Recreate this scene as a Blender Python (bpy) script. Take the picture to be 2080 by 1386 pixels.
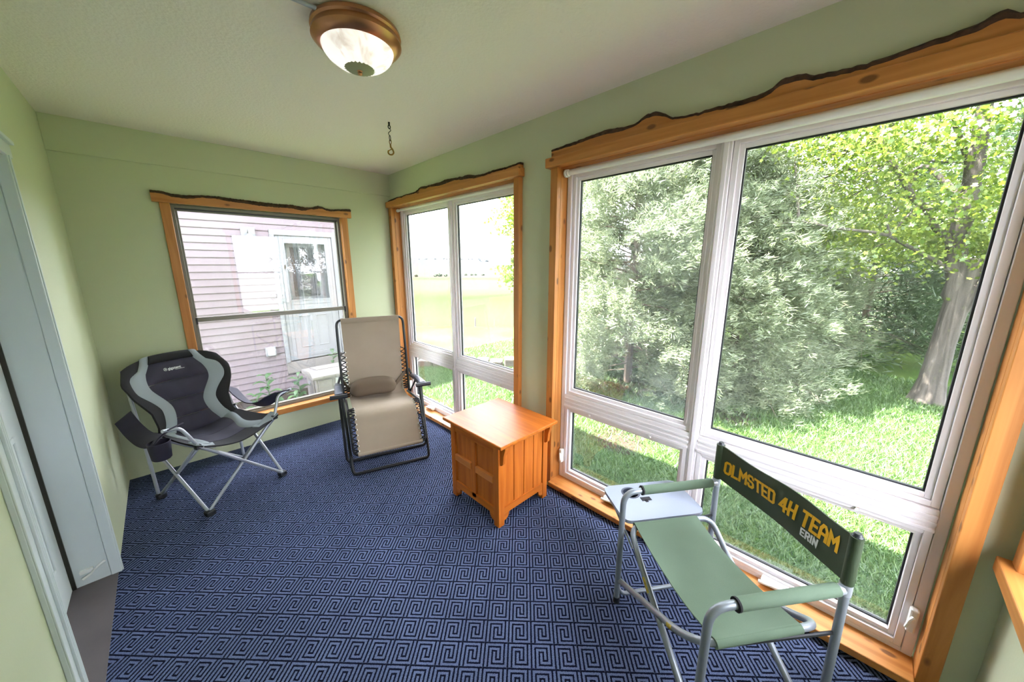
import bpy, math, random
import numpy as np
from mathutils import Vector, Matrix
random.seed(7); RNG = np.random.default_rng(7)
for o in list(bpy.data.objects): bpy.data.objects.remove(o)
SC = bpy.context.scene
COL = SC.collection
PI = math.pi

# ------------------------------------------------------------------ camera, world, sun, exposure
F_PX, YAW, PITCH, ROLL = 721.09, 0.7763, 0.2127, -0.0012
CAM = Vector((-1.7922, -3.5904, 1.5275))
fw = Vector((math.sin(YAW)*math.cos(PITCH), math.cos(YAW)*math.cos(PITCH), -math.sin(PITCH)))
rt = Vector((math.cos(YAW), -math.sin(YAW), 0)); up = rt.cross(fw)
c_, s_ = math.cos(ROLL), math.sin(ROLL)
rt, up = c_*rt+s_*up, -s_*rt+c_*up
cd = bpy.data.cameras.new('camera'); cam = bpy.data.objects.new('camera', cd); COL.objects.link(cam)
cam.matrix_world = Matrix(((rt.x, up.x, -fw.x, CAM.x), (rt.y, up.y, -fw.y, CAM.y), (rt.z, up.z, -fw.z, CAM.z), (0, 0, 0, 1)))
cd.sensor_width = 36; cd.lens = 36*F_PX/2080; cd.clip_start = .02; cd.clip_end = 5000
SC.camera = cam

SKY, SUN = 10.0, 68.0
W = bpy.data.worlds.new('sky'); SC.world = W; W.use_nodes = True
bg = W.node_tree.nodes['Background']; bg.inputs[0].default_value = (.90, .95, 1.04, 1); bg.inputs[1].default_value = SKY
sd = bpy.data.lights.new('sun', 'SUN'); sd.energy = SUN; sd.angle = .012; sd.color = (1, .95, .86)
sun = bpy.data.objects.new('sun', sd); COL.objects.link(sun)
sun.rotation_euler = Vector((.30, -.36, -1)).to_track_quat('-Z', 'Y').to_euler()
SC.view_settings.view_transform = 'Standard'; SC.view_settings.look = 'None'
SC.view_settings.gamma = 1; SC.view_settings.use_curve_mapping = False
SC.view_settings.exposure = 1.22
SC.cycles.max_bounces = 10; SC.cycles.diffuse_bounces = 6; SC.cycles.transparent_max_bounces = 24
SC.cycles.sample_clamp_indirect = 12

# ------------------------------------------------------------------ materials
def new_mat(name):
    m = bpy.data.materials.new(name); m.use_nodes = True
    nt = m.node_tree; b = nt.nodes['Principled BSDF']; return m, nt, b
def rgb(r, g, b):
    f = lambda v: (v/255/12.92 if v/255 <= .04045 else ((v/255+.055)/1.055)**2.4)
    return (f(r), f(g), f(b), 1)
def plain(name, col, rough=.5, metal=0, bump=0, bscale=200, var=0, vscale=8, spec=.5):
    m, nt, b = new_mat(name)
    b.inputs['Base Color'].default_value = col; b.inputs['Roughness'].default_value = rough; b.inputs['Metallic'].default_value = metal
    b.inputs['Specular IOR Level'].default_value = spec
    tc = nt.nodes.new('ShaderNodeTexCoord')
    if bump:
        n = nt.nodes.new('ShaderNodeTexNoise'); n.inputs['Scale'].default_value = bscale; n.inputs['Detail'].default_value = 4
        nt.links.new(tc.outputs['Object'], n.inputs['Vector'])
        bp = nt.nodes.new('ShaderNodeBump'); bp.inputs['Strength'].default_value = bump; bp.inputs['Distance'].default_value = .01
        nt.links.new(n.outputs['Fac'], bp.inputs['Height']); nt.links.new(bp.outputs[0], b.inputs['Normal'])
    if var:
        n = nt.nodes.new('ShaderNodeTexNoise'); n.inputs['Scale'].default_value = vscale; n.inputs['Detail'].default_value = 5
        nt.links.new(tc.outputs['Object'], n.inputs['Vector'])
        r = nt.nodes.new('ShaderNodeValToRGB')
        r.color_ramp.elements[0].position = .3; r.color_ramp.elements[1].position = .7
        r.color_ramp.elements[0].color = tuple(c*(1-var) for c in col[:3])+(1,)
        r.color_ramp.elements[1].color = tuple(min(1, c*(1+var)) for c in col[:3])+(1,)
        nt.links.new(n.outputs['Fac'], r.inputs[0]); nt.links.new(r.outputs[0], b.inputs['Base Color'])
    return m
def wood(name, axis, c0, c1, knot, rough=.4, knots=True, gscale=1.0):
    """grain runs along the given axis"""
    m, nt, b = new_mat(name); L = nt.links.new
    tc = nt.nodes.new('ShaderNodeTexCoord'); oi = nt.nodes.new('ShaderNodeObjectInfo')
    ad = nt.nodes.new('ShaderNodeVectorMath'); ad.operation = 'ADD'
    sc0 = nt.nodes.new('ShaderNodeVectorMath'); sc0.operation = 'SCALE'; sc0.inputs['Scale'].default_value = 13.0
    cb = nt.nodes.new('ShaderNodeCombineXYZ')
    for i in range(3): L(oi.outputs['Random'], cb.inputs[i])
    L(cb.outputs[0], sc0.inputs[0]); L(tc.outputs['Object'], ad.inputs[0]); L(sc0.outputs[0], ad.inputs[1])
    mp = nt.nodes.new('ShaderNodeMapping'); s = [28*gscale]*3; s[axis] = 1.6*gscale; mp.inputs['Scale'].default_value = s
    L(ad.outputs[0], mp.inputs[0])
    n = nt.nodes.new('ShaderNodeTexNoise'); n.inputs['Scale'].default_value = 1; n.inputs['Detail'].default_value = 6; n.inputs['Distortion'].default_value = .6
    L(mp.outputs[0], n.inputs['Vector'])
    r = nt.nodes.new('ShaderNodeValToRGB'); r.color_ramp.elements[0].position = .32; r.color_ramp.elements[1].position = .68
    r.color_ramp.elements[0].color = c0; r.color_ramp.elements[1].color = c1
    L(n.outputs['Fac'], r.inputs[0]); last = r.outputs[0]
    if knots:
        mp2 = nt.nodes.new('ShaderNodeMapping'); s = [13.0]*3; s[axis] = 6.5; mp2.inputs['Scale'].default_value = s
        L(ad.outputs[0], mp2.inputs[0])
        v = nt.nodes.new('ShaderNodeTexVoronoi'); v.inputs['Scale'].default_value = 1; L(mp2.outputs[0], v.inputs['Vector'])
        r2 = nt.nodes.new('ShaderNodeValToRGB'); r2.color_ramp.elements[0].position = .11; r2.color_ramp.elements[1].position = .18
        r2.color_ramp.elements[0].color = (1, 1, 1, 1); r2.color_ramp.elements[1].color = (0, 0, 0, 1)
        L(v.outputs['Distance'], r2.inputs[0])
        mx = nt.nodes.new('ShaderNodeMix'); mx.data_type = 'RGBA'
        ml = nt.nodes.new('ShaderNodeMath'); ml.operation = 'MULTIPLY'; ml.inputs[1].default_value = .75
        L(r2.outputs[0], ml.inputs[0]); L(ml.outputs[0], mx.inputs[0]); L(last, mx.inputs[6]); mx.inputs[7].default_value = knot; last = mx.outputs[2]
    L(last, b.inputs['Base Color']); b.inputs['Roughness'].default_value = rough
    bp = nt.nodes.new('ShaderNodeBump'); bp.inputs['Strength'].default_value = .12; bp.inputs['Distance'].default_value = .004
    L(n.outputs['Fac'], bp.inputs['Height']); L(bp.outputs[0], b.inputs['Normal'])
    return m
def glass_mat(name, ior=1.8, haze=.015, hazecol=(.9, .93, 1, 1)):
    m = bpy.data.materials.new(name); m.use_nodes = True; nt = m.node_tree; nt.nodes.clear(); L = nt.links.new
    out = nt.nodes.new('ShaderNodeOutputMaterial'); tr = nt.nodes.new('ShaderNodeBsdfTransparent'); gl = nt.nodes.new('ShaderNodeBsdfGlossy')
    gl.inputs['Roughness'].default_value = .0; fr = nt.nodes.new('ShaderNodeFresnel'); ge = nt.nodes.new('ShaderNodeNewGeometry'); im = nt.nodes.new('ShaderNodeMapRange'); im.inputs[3].default_value = ior; im.inputs[4].default_value = 1/ior; L(ge.outputs['Backfacing'], im.inputs[0]); L(im.outputs[0], fr.inputs['IOR'])   # same reflectance from either side of the pane
    mx = nt.nodes.new('ShaderNodeMixShader'); L(fr.outputs[0], mx.inputs[0]); L(tr.outputs[0], mx.inputs[1]); L(gl.outputs[0], mx.inputs[2])
    last = mx.outputs[0]
    if haze:
        df = nt.nodes.new('ShaderNodeBsdfTranslucent'); df.inputs[0].default_value = hazecol
        tc = nt.nodes.new('ShaderNodeTexCoord'); n = nt.nodes.new('ShaderNodeTexNoise'); n.inputs['Scale'].default_value = 2.2; n.inputs['Detail'].default_value = 4
        L(tc.outputs['Object'], n.inputs['Vector'])
        r = nt.nodes.new('ShaderNodeMapRange'); r.inputs[1].default_value = .4; r.inputs[2].default_value = .75; r.inputs[3].default_value = haze*.3; r.inputs[4].default_value = haze*2
        L(n.outputs['Fac'], r.inputs[0])
        m2 = nt.nodes.new('ShaderNodeMixShader'); L(r.outputs[0], m2.inputs[0]); L(last, m2.inputs[1]); L(df.outputs[0], m2.inputs[2]); last = m2.outputs[0]
    L(last, out.inputs[0]); return m
def leaf_mat(name, c0, c1, trans=.4, c2=None):
    m = bpy.data.materials.new(name); m.use_nodes = True; nt = m.node_tree; nt.nodes.clear(); L = nt.links.new
    out = nt.nodes.new('ShaderNodeOutputMaterial'); at = nt.nodes.new('ShaderNodeAttribute'); at.attribute_name = 'rnd'
    r = nt.nodes.new('ShaderNodeValToRGB'); r.color_ramp.elements[0].color = c0; r.color_ramp.elements[1].color = c1
    if c2: e = r.color_ramp.elements.new(.93); e.color = c1; r.color_ramp.elements[-1].color = c2
    L(at.outputs['Fac'], r.inputs[0])
    df = nt.nodes.new('ShaderNodeBsdfDiffuse'); tl = nt.nodes.new('ShaderNodeBsdfTranslucent')
    gl = nt.nodes.new('ShaderNodeBsdfGlossy'); gl.inputs['Roughness'].default_value = .45; gl.inputs[0].default_value = (.8, .85, .8, 1)
    L(r.outputs[0], df.inputs[0]); L(r.outputs[0], tl.inputs[0])
    mx = nt.nodes.new('ShaderNodeMixShader'); mx.inputs[0].default_value = trans; L(df.outputs[0], mx.inputs[1]); L(tl.outputs[0], mx.inputs[2])
    m2 = nt.nodes.new('ShaderNodeMixShader'); m2.inputs[0].default_value = .04; L(mx.outputs[0], m2.inputs[1]); L(gl.outputs[0], m2.inputs[2])
    L(m2.outputs[0], out.inputs[0]); return m

M = {}
M['wall'] = plain('green_wall_paint', rgb(197, 202, 172), .55, bump=.05, bscale=90)
M['ceil'] = plain('ceiling_paint', rgb(236, 228, 222), .7, bump=.35, bscale=70)
M['white_paint'] = plain('white_door_paint', rgb(205, 212, 216), .4, bump=.03, bscale=60)
M['vinyl'] = plain('white_vinyl', rgb(236, 229, 233), .35)
M['alu'] = plain('taupe_aluminium', rgb(122, 118, 108), .4, .3)
M['gasket'] = plain('black_gasket', (.012, .014, .02, 1), .5)
M['glass'] = glass_mat('window_glass', 1.55, .010)
M['glass_dirty'] = glass_mat('dusty_window_glass', 1.55, .022)
M['glass_far'] = glass_mat('reflective_window_glass', 1.9, .012)
CW0, CW1, KN = rgb(176, 108, 48), rgb(206, 140, 74), rgb(84, 44, 22)
for i, a in enumerate('xyz'): M['cedar_'+a] = wood('cedar_trim_'+a, i, CW0, CW1, KN)
CB0, CB1 = rgb(180, 92, 28), rgb(208, 118, 44)
for i, a in enumerate('xyz'): M['cab_'+a] = wood('cabinet_wood_'+a, i, CB0, CB1, KN, .40, False, 1.2); M['cab_'+a].node_tree.nodes['Principled BSDF'].inputs['Specular IOR Level'].default_value = .22
M['cab_lite'] = wood('cabinet_pale_rail', 1, rgb(206, 118, 46), rgb(222, 140, 62), KN, .3, False, 1.2)
M['bark'] = plain('bark', rgb(72, 50, 36), .9, bump=.9, bscale=60, var=.55, vscale=40)
M['blackmetal'] = plain('black_painted_steel', (.016, .017, .022, 1), .35, .2)
M['blackplastic'] = plain('black_plastic', (.02, .022, .03, 1), .42)
M['greyplastic'] = plain('slate_armrest_plastic', rgb(72, 78, 96), .4)
M['greymetal'] = plain('grey_painted_aluminium', rgb(146, 152, 162), .38, .35)
M['steel'] = plain('satin_aluminium', rgb(176, 180, 192), .32, .45)
M['brass'] = plain('antique_brass', rgb(150, 118, 62), .35, .9)
M['darkmetal'] = plain('dark_steel', rgb(66, 64, 58), .4, .8)
M['copper'] = plain('brushed_copper', rgb(188, 132, 96), .30, .85, var=.12, vscale=12)
M['beige'] = plain('beige_sling_fabric', rgb(158, 142, 126), .85, bump=.25, bscale=900, var=.05, vscale=5)
M['pillow'] = plain('taupe_pillow_fabric', rgb(104, 88, 74), .9, bump=.25, bscale=900)
M['eyelet'] = plain('white_eyelet', rgb(225, 222, 216), .35)
M['black_fab'] = plain('black_fabric', (.012, .011, .016, 1), .8, bump=.2, bscale=700)
M['navy_fab'] = plain('charcoal_polyester', rgb(50, 46, 66), .75, bump=.3, bscale=500, var=.15, vscale=9)
M['grey_fab'] = plain('light_grey_fabric', rgb(150, 158, 166), .8, bump=.25, bscale=600)
M['white_print'] = plain('white_print', rgb(225, 228, 232), .6)
M['olive'] = plain('sage_green_canvas', rgb(94, 113, 94), .8, bump=.25, bscale=800, var=.06, vscale=6)
M['darkgreen'] = plain('dark_green_canvas', rgb(50, 64, 42), .55, bump=.2, bscale=800, var=.12, vscale=5)
M['yellow'] = plain('yellow_print', rgb(236, 176, 16), .6)
M['tray'] = plain('grey_plastic_tray', rgb(152, 160, 178), .35, bump=.1, bscale=400)
M['white_plastic'] = plain('white_plastic', rgb(232, 232, 230), .35)
M['threshold'] = plain('brown_threshold', rgb(92, 84, 86), .45, var=.12, vscale=6)
M['siding'] = plain('mauve_siding', (.105, .080, .092, 1), .6, bump=.08, bscale=40, var=.05, vscale=6)
M['out_white'] = plain('white_exterior_paint', (.145, .145, .158, 1), .5)
M['out_grey'] = plain('grey_exterior', (.22, .22, .22, 1), .6)  # one even grey for roof, foundation, vent flap and box panels
M['deckbox'] = plain('beige_resin', (.125, .112, .108, 1), .6, var=.06)
M['dark_in'] = plain('dark_interior', (.01, .011, .014, 1), .8)
M['stone'] = plain('edging_stone', (.075, .058, .046, 1), .85, bump=.6, bscale=30, var=.3, vscale=9)
M['post'] = plain('weathered_post', (.06, .05, .045, 1), .9)
M['maplebark'] = wood('maple_bark', 2, (.020, .016, .013, 1), (.088, .074, .062, 1), (.06, .06, .03, 1), .95, True, .55)
for nd in M['maplebark'].node_tree.nodes:
    if nd.type == 'BUMP': nd.inputs['Strength'].default_value = .9; nd.inputs['Distance'].default_value = .02
M['twig'] = plain('cedar_twig', (.07, .05, .038, 1), .9)
M['cedarleaf'] = leaf_mat('cedar_foliage', (.066, .092, .048, 1), (.215, .25, .152, 1), .38, (.25, .20, .15, 1))
M['darkleaf'] = leaf_mat('dark_cedar_foliage', (.018, .040, .016, 1), (.050, .08, .034, 1), .25)
M['spruce'] = leaf_mat('spruce_foliage', (.018, .032, .026, 1), (.06, .085, .07, 1), .2)
M['mapleleaf'] = leaf_mat('maple_leaves', (.06, .115, .012, 1), (.17, .22, .028, 1), .5)
M['weedleaf'] = leaf_mat('weed_leaves', (.025, .06, .02, 1), (.06, .12, .04, 1), .35)
M['grass'] = leaf_mat('grass_blades', (.028, .075, .018, 1), (.075, .125, .030, 1), .35)
M['alabaster'] = None

def math_node(nt, op, a, b=None, c=None):
    n = nt.nodes.new('ShaderNodeMath'); n.operation = op
    for i, v in enumerate((a, b, c)):
        if v is None: continue
        if isinstance(v, (int, float)): n.inputs[i].default_value = v
        else: nt.links.new(v, n.inputs[i])
    return n.outputs[0]
def carpet_mat():
    m, nt, b = new_mat('greek_key_carpet'); L = nt.links.new
    tc = nt.nodes.new('ShaderNodeTexCoord')
    nz = nt.nodes.new('ShaderNodeTexNoise'); nz.inputs['Scale'].default_value = 260; nz.inputs['Detail'].default_value = 2
    L(tc.outputs['Object'], nz.inputs['Vector'])
    sp = nt.nodes.new('ShaderNodeSeparateXYZ'); L(tc.outputs['Object'], sp.inputs[0])
    sn = nt.nodes.new('ShaderNodeSeparateXYZ'); L(nz.outputs['Color'], sn.inputs[0])
    th = math.radians(-46.3); P = .0942; X0, Y0 = -1.178, -2.408
    dx = math_node(nt, 'SUBTRACT', sp.outputs[0], X0); dy = math_node(nt, 'SUBTRACT', sp.outputs[1], Y0)
    def coord(ax, ay, jit):
        t = math_node(nt, 'ADD', math_node(nt, 'MULTIPLY', dx, ax*12/P), math_node(nt, 'MULTIPLY', dy, ay*12/P))
        t = math_node(nt, 'ADD', t, math_node(nt, 'MULTIPLY', math_node(nt, 'SUBTRACT', jit, .5), .55))
        t = math_node(nt, 'FRACT', math_node(nt, 'MULTIPLY', math_node(nt, 'ADD', t, .5), 1/12))
        return math_node(nt, 'SUBTRACT', math_node(nt, 'MULTIPLY', t, 12), .5)
    u = coord(math.cos(th), math.sin(th), sn.outputs[0])
    v = coord(math.sin(th), -math.cos(th), sn.outputs[1])      # away->toward viewer, rows go down
    segs = [(0, 12, 0, 0), (0, 0, 0, 12), (2, 8, 2, 2), (2, 2, 2, 12), (8, 8, 2, 8), (6, 8, 8, 8), (6, 6, 4, 8), (4, 6, 4, 4), (4, 4, 4, 10), (4, 10, 10, 10), (10, 10, 0, 10)]
    h = .43; acc = None
    for u0, u1, v0, v1 in segs:
        s = math_node(nt, 'MULTIPLY', math_node(nt, 'COMPARE', u, (u0+u1)/2, (u1-u0)/2+h), math_node(nt, 'COMPARE', v, (v0+v1)/2, (v1-v0)/2+h))
        acc = s if acc is None else math_node(nt, 'MAXIMUM', acc, s)
    fib = nt.nodes.new('ShaderNodeTexNoise'); fib.inputs['Scale'].default_value = 420; fib.inputs['Detail'].default_value = 3; L(tc.outputs['Object'], fib.inputs['Vector'])
    big = nt.nodes.new('ShaderNodeTexNoise'); big.inputs['Scale'].default_value = 6; L(tc.outputs['Object'], big.inputs['Vector'])
    r = nt.nodes.new('ShaderNodeValToRGB'); r.color_ramp.elements[0].position = .34; r.color_ramp.elements[1].position = .68
    r.color_ramp.elements[0].color = rgb(62, 72, 104); r.color_ramp.elements[1].color = rgb(126, 138, 178); L(fib.outputs['Fac'], r.inputs[0])
    r3 = nt.nodes.new('ShaderNodeMix'); r3.data_type = 'RGBA'; r3.blend_type = 'MULTIPLY'; r3.inputs[0].default_value = .35
    L(r.outputs[0], r3.inputs[6]); L(big.outputs['Fac'], r3.inputs[7])
    mx = nt.nodes.new('ShaderNodeMix'); mx.data_type = 'RGBA'; L(acc, mx.inputs[0]); L(r3.outputs[2], mx.inputs[6]); mx.inputs[7].default_value = rgb(10, 14, 34)
    L(mx.outputs[2], b.inputs['Base Color']); b.inputs['Roughness'].default_value = 1; b.inputs['Specular IOR Level'].default_value = .1
    hgt = math_node(nt, 'SUBTRACT', fib.outputs['Fac'], math_node(nt, 'MULTIPLY', acc, .6))
    bp = nt.nodes.new('ShaderNodeBump'); bp.inputs['Strength'].default_value = .5; bp.inputs['Distance'].default_value = .004; L(hgt, bp.inputs['Height']); L(bp.outputs[0], b.inputs['Normal'])
    return m
M['carpet'] = carpet_mat()
SOIL = [(1.75, -1.78, .42), (2.75, -2.35, .45), (3.5, -2.45, .45), (3.75, -1.0, 1.0), (4.75, -2.3, .9), (5.5, -3.0, .4), (7.5, -2.7, .7), (-.9, 2.0, 1.5)]   # bare earth (x, y, radius)
def lawn_mat():
    m, nt, b = new_mat('lawn_and_fields'); L = nt.links.new
    tc = nt.nodes.new('ShaderNodeTexCoord'); sp = nt.nodes.new('ShaderNodeSeparateXYZ'); L(tc.outputs['Object'], sp.inputs[0])
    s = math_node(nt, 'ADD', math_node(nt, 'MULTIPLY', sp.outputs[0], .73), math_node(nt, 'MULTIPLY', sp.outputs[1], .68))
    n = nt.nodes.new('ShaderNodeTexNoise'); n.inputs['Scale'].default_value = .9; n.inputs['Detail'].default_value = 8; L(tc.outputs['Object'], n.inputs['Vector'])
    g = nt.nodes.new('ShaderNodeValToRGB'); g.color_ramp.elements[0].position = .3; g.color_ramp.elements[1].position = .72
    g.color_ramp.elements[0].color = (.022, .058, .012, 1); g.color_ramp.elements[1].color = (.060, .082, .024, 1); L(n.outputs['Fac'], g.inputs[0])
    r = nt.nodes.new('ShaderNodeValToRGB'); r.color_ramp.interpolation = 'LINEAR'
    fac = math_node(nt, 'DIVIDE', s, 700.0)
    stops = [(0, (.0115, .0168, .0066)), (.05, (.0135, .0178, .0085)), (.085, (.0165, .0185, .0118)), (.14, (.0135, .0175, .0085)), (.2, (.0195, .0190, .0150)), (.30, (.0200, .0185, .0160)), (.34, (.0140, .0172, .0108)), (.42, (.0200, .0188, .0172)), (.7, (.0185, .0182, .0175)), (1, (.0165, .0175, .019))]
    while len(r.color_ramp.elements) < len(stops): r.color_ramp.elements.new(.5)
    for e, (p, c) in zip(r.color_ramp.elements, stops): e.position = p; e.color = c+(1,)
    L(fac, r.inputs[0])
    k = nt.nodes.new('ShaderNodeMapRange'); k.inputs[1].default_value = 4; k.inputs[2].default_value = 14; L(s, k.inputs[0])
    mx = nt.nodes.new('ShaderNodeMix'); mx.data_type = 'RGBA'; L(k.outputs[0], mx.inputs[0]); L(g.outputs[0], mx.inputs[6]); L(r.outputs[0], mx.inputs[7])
    soil = None
    for sx, sy, sr in SOIL:
        d = nt.nodes.new('ShaderNodeVectorMath'); d.operation = 'DISTANCE'; L(tc.outputs['Object'], d.inputs[0]); d.inputs[1].default_value = (sx, sy, -.5)
        q = math_node(nt, 'SUBTRACT', math_node(nt, 'ADD', 1.0, math_node(nt, 'MULTIPLY', math_node(nt, 'SUBTRACT', n.outputs['Fac'], .5), 2.2)), math_node(nt, 'DIVIDE', d.outputs['Value'], sr))
        q = math_node(nt, 'MULTIPLY', q, 3.0); soil = q if soil is None else math_node(nt, 'MAXIMUM', soil, q)
    cl = nt.nodes.new('ShaderNodeClamp'); L(soil, cl.inputs[0]); m3 = nt.nodes.new('ShaderNodeMix'); m3.data_type = 'RGBA'
    L(cl.outputs[0], m3.inputs[0]); L(mx.outputs[2], m3.inputs[6]); m3.inputs[7].default_value = (.026, .020, .016, 1)
    L(m3.outputs[2], b.inputs['Base Color']); b.inputs['Roughness'].default_value = 1; b.inputs['Specular IOR Level'].default_value = 0
    return m
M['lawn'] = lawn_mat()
def alabaster():
    m, nt, b = new_mat('alabaster_glass'); L = nt.links.new
    tc = nt.nodes.new('ShaderNodeTexCoord'); n = nt.nodes.new('ShaderNodeTexNoise'); n.inputs['Scale'].default_value = 9; n.inputs['Detail'].default_value = 6; n.inputs['Distortion'].default_value = 1.5
    L(tc.outputs['Object'], n.inputs['Vector'])
    r = nt.nodes.new('ShaderNodeValToRGB'); r.color_ramp.elements[0].position = .33; r.color_ramp.elements[1].position = .5
    r.color_ramp.elements[0].color = rgb(205, 192, 182); r.color_ramp.elements[1].color = rgb(240, 236, 232); L(n.outputs['Fac'], r.inputs[0])
    L(r.outputs[0], b.inputs['Base Color']); L(r.outputs[0], b.inputs['Emission Color']); b.inputs['Emission Strength'].default_value = .42
    b.inputs['Roughness'].default_value = .25; return m
M['alabaster'] = alabaster()

# ------------------------------------------------------------------ mesh helpers
class MB:
    def __init__(s): s.v = []; s.f = []
    def add(s, vs, fs):
        o = len(s.v); s.v += [tuple(map(float, p)) for p in vs]; s.f += [tuple(i+o for i in f) for f in fs]; return s
    def box(s, lo, hi, T=None):
        (x0, y0, z0), (x1, y1, z1) = lo, hi
        vs = [(x0,y0,z0),(x1,y0,z0),(x1,y1,z0),(x0,y1,z0),(x0,y0,z1),(x1,y0,z1),(x1,y1,z1),(x0,y1,z1)]
        if T: vs = [T(*p) for p in vs]
        return s.add(vs, [(0,3,2,1),(4,5,6,7),(0,1,5,4),(1,2,6,5),(2,3,7,6),(3,0,4,7)])
    def prism(s, poly, d0, d1, T):
        """poly of (a,b), extruded along third coordinate d; T(a,b,d)->xyz"""
        n = len(poly); vs = [T(a, b, d0) for a, b in poly]+[T(a, b, d1) for a, b in poly]
        return s.add(vs, [tuple(range(n))[::-1], tuple(range(n, 2*n))]+[(i, (i+1) % n, n+(i+1) % n, n+i) for i in range(n)])
    def tube(s, path, r, seg=10, closed=False, caps=True):
        P = [Vector(p) for p in path]; n = len(P); R = r if hasattr(r, '__len__') else [r]*n
        tang = []
        for i in range(n):
            a = P[(i-1) % n] if closed or i > 0 else P[i]; b = P[(i+1) % n] if closed or i < n-1 else P[i]
            t = (b-a); tang.append(t.normalized() if t.length > 1e-9 else Vector((0, 0, 1)))
        t0 = tang[0]; nrm = t0.orthogonal().normalized(); vs = []
        for i in range(n):
            t = tang[i]; nrm = (nrm-t*nrm.dot(t)); nrm = nrm.normalized() if nrm.length > 1e-6 else t.orthogonal().normalized()
            bi = t.cross(nrm)
            for k in range(seg):
                a = 2*PI*k/seg; vs.append(P[i]+(nrm*math.cos(a)+bi*math.sin(a))*R[i])
        fs = []
        for i in range(n if closed else n-1):
            j = (i+1) % n
            for k in range(seg): fs.append((i*seg+k, i*seg+(k+1) % seg, j*seg+(k+1) % seg, j*seg+k))
        if caps and not closed: fs += [tuple(range(seg))[::-1], tuple(range((n-1)*seg, n*seg))]
        return s.add(vs, fs)
    def lathe(s, prof, c=(0, 0, 0), seg=32, caps=False):
        n = len(prof); vs = []
        for r, z in prof:
            for k in range(seg): vs.append((c[0]+r*math.cos(2*PI*k/seg), c[1]+r*math.sin(2*PI*k/seg), c[2]+z))
        fs = [(i*seg+k, i*seg+(k+1) % seg, (i+1)*seg+(k+1) % seg, (i+1)*seg+k) for i in range(n-1) for k in range(seg)]
        if caps: fs += [tuple(range(seg))[::-1], tuple(range((n-1)*seg, n*seg))]
        return s.add(vs, fs)
    def grid(s, S, nu, nv):
        vs = [S(i/nu, j/nv) for j in range(nv+1) for i in range(nu+1)]
        return s.add(vs, [(j*(nu+1)+i, j*(nu+1)+i+1, (j+1)*(nu+1)+i+1, (j+1)*(nu+1)+i) for j in range(nv) for i in range(nu)])
    def pad(s, S, nu, nv, tf):
        """closed cushion: surface S(u,v) thickened by tf(u,v)"""
        e = 1e-3; top = []; bot = []
        for j in range(nv+1):
            for i in range(nu+1):
                u, v = i/nu, j/nv; p = Vector(S(u, v))
                du = Vector(S(min(1, u+e), v))-Vector(S(max(0, u-e), v)); dv = Vector(S(u, min(1, v+e)))-Vector(S(u, max(0, v-e)))
                n = du.cross(dv); n = n.normalized() if n.length > 1e-12 else Vector((0, 0, 1)); t = tf(u, v)/2
                top.append(p+n*t); bot.append(p-n*t)
        N = len(top); w = nu+1; q = lambda i, j: j*w+i
        fs = [(q(i,j), q(i+1,j), q(i+1,j+1), q(i,j+1)) for j in range(nv) for i in range(nu)]
        fs += [(N+q(i,j), N+q(i,j+1), N+q(i+1,j+1), N+q(i+1,j)) for j in range(nv) for i in range(nu)]
        for i in range(nu): fs += [(q(i,0), N+q(i,0), N+q(i+1,0), q(i+1,0)), (q(i,nv), q(i+1,nv), N+q(i+1,nv), N+q(i,nv))]
        for j in range(nv): fs += [(q(0,j), q(0,j+1), N+q(0,j+1), N+q(0,j)), (q(nu,j), N+q(nu,j), N+q(nu,j+1), q(nu,j+1))]
        return s.add(top+bot, fs)

def finish(o, smooth, bevel):
    me = o.data
    if smooth:
        me.polygons.foreach_set('use_smooth', [True]*len(me.polygons))
        try: me.set_sharp_from_angle(angle=math.radians(40))
        except Exception: pass
    if bevel:
        b = o.modifiers.new('bevel', 'BEVEL'); b.width = bevel; b.segments = 2; b.limit_method = 'ANGLE'; b.angle_limit = math.radians(50)
def fix_normals(me):
    import bmesh
    bm = bmesh.new(); bm.from_mesh(me); bmesh.ops.recalc_face_normals(bm, faces=bm.faces); bm.to_mesh(me); bm.free()
def base_of(parent):
    p = Vector((0, 0, 0))
    while parent is not None: p += Vector(parent.location); parent = parent.parent
    return p
def obj(name, mb, mat, parent=None, smooth=False, bevel=0, local=False, label=None, cat=None, group=None, kind=None, origin=None):
    """one mesh object. Vertices are given in world space (or in the parent's space when local); the origin goes to the foot of the shape."""
    V = np.array(mb.v, float)
    if local or parent is None and origin is False: off = np.zeros(3)
    else: off = np.array(base_of(parent))
    if origin is None:
        lo, hi = V.min(0), V.max(0); org = np.array(((lo[0]+hi[0])/2, (lo[1]+hi[1])/2, lo[2]))
    else: org = np.zeros(3)
    me = bpy.data.meshes.new(name); me.from_pydata((V-org).tolist(), [], mb.f); me.update(); fix_normals(me)
    o = bpy.data.objects.new(name, me); COL.objects.link(o)
    if parent: o.parent = parent; o.location = (org-off) if not local else org
    else: o.location = org
    if mat: me.materials.append(M[mat] if isinstance(mat, str) else mat)
    finish(o, smooth, bevel); tag(o, label, cat, group, kind); return o
def tag(o, label=None, cat=None, group=None, kind=None):
    for k, v in (('label', label), ('category', cat), ('group', group), ('kind', kind)):
        if v: o[k] = v
    return o
def thing(name, label, cat, loc=(0, 0, 0), rz=0, group=None, kind=None):
    o = bpy.data.objects.new(name, None); COL.objects.link(o); o.location = loc; o.rotation_euler = (0, 0, rz); o.empty_display_size = .1
    return tag(o, label, cat, group, kind)
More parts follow.
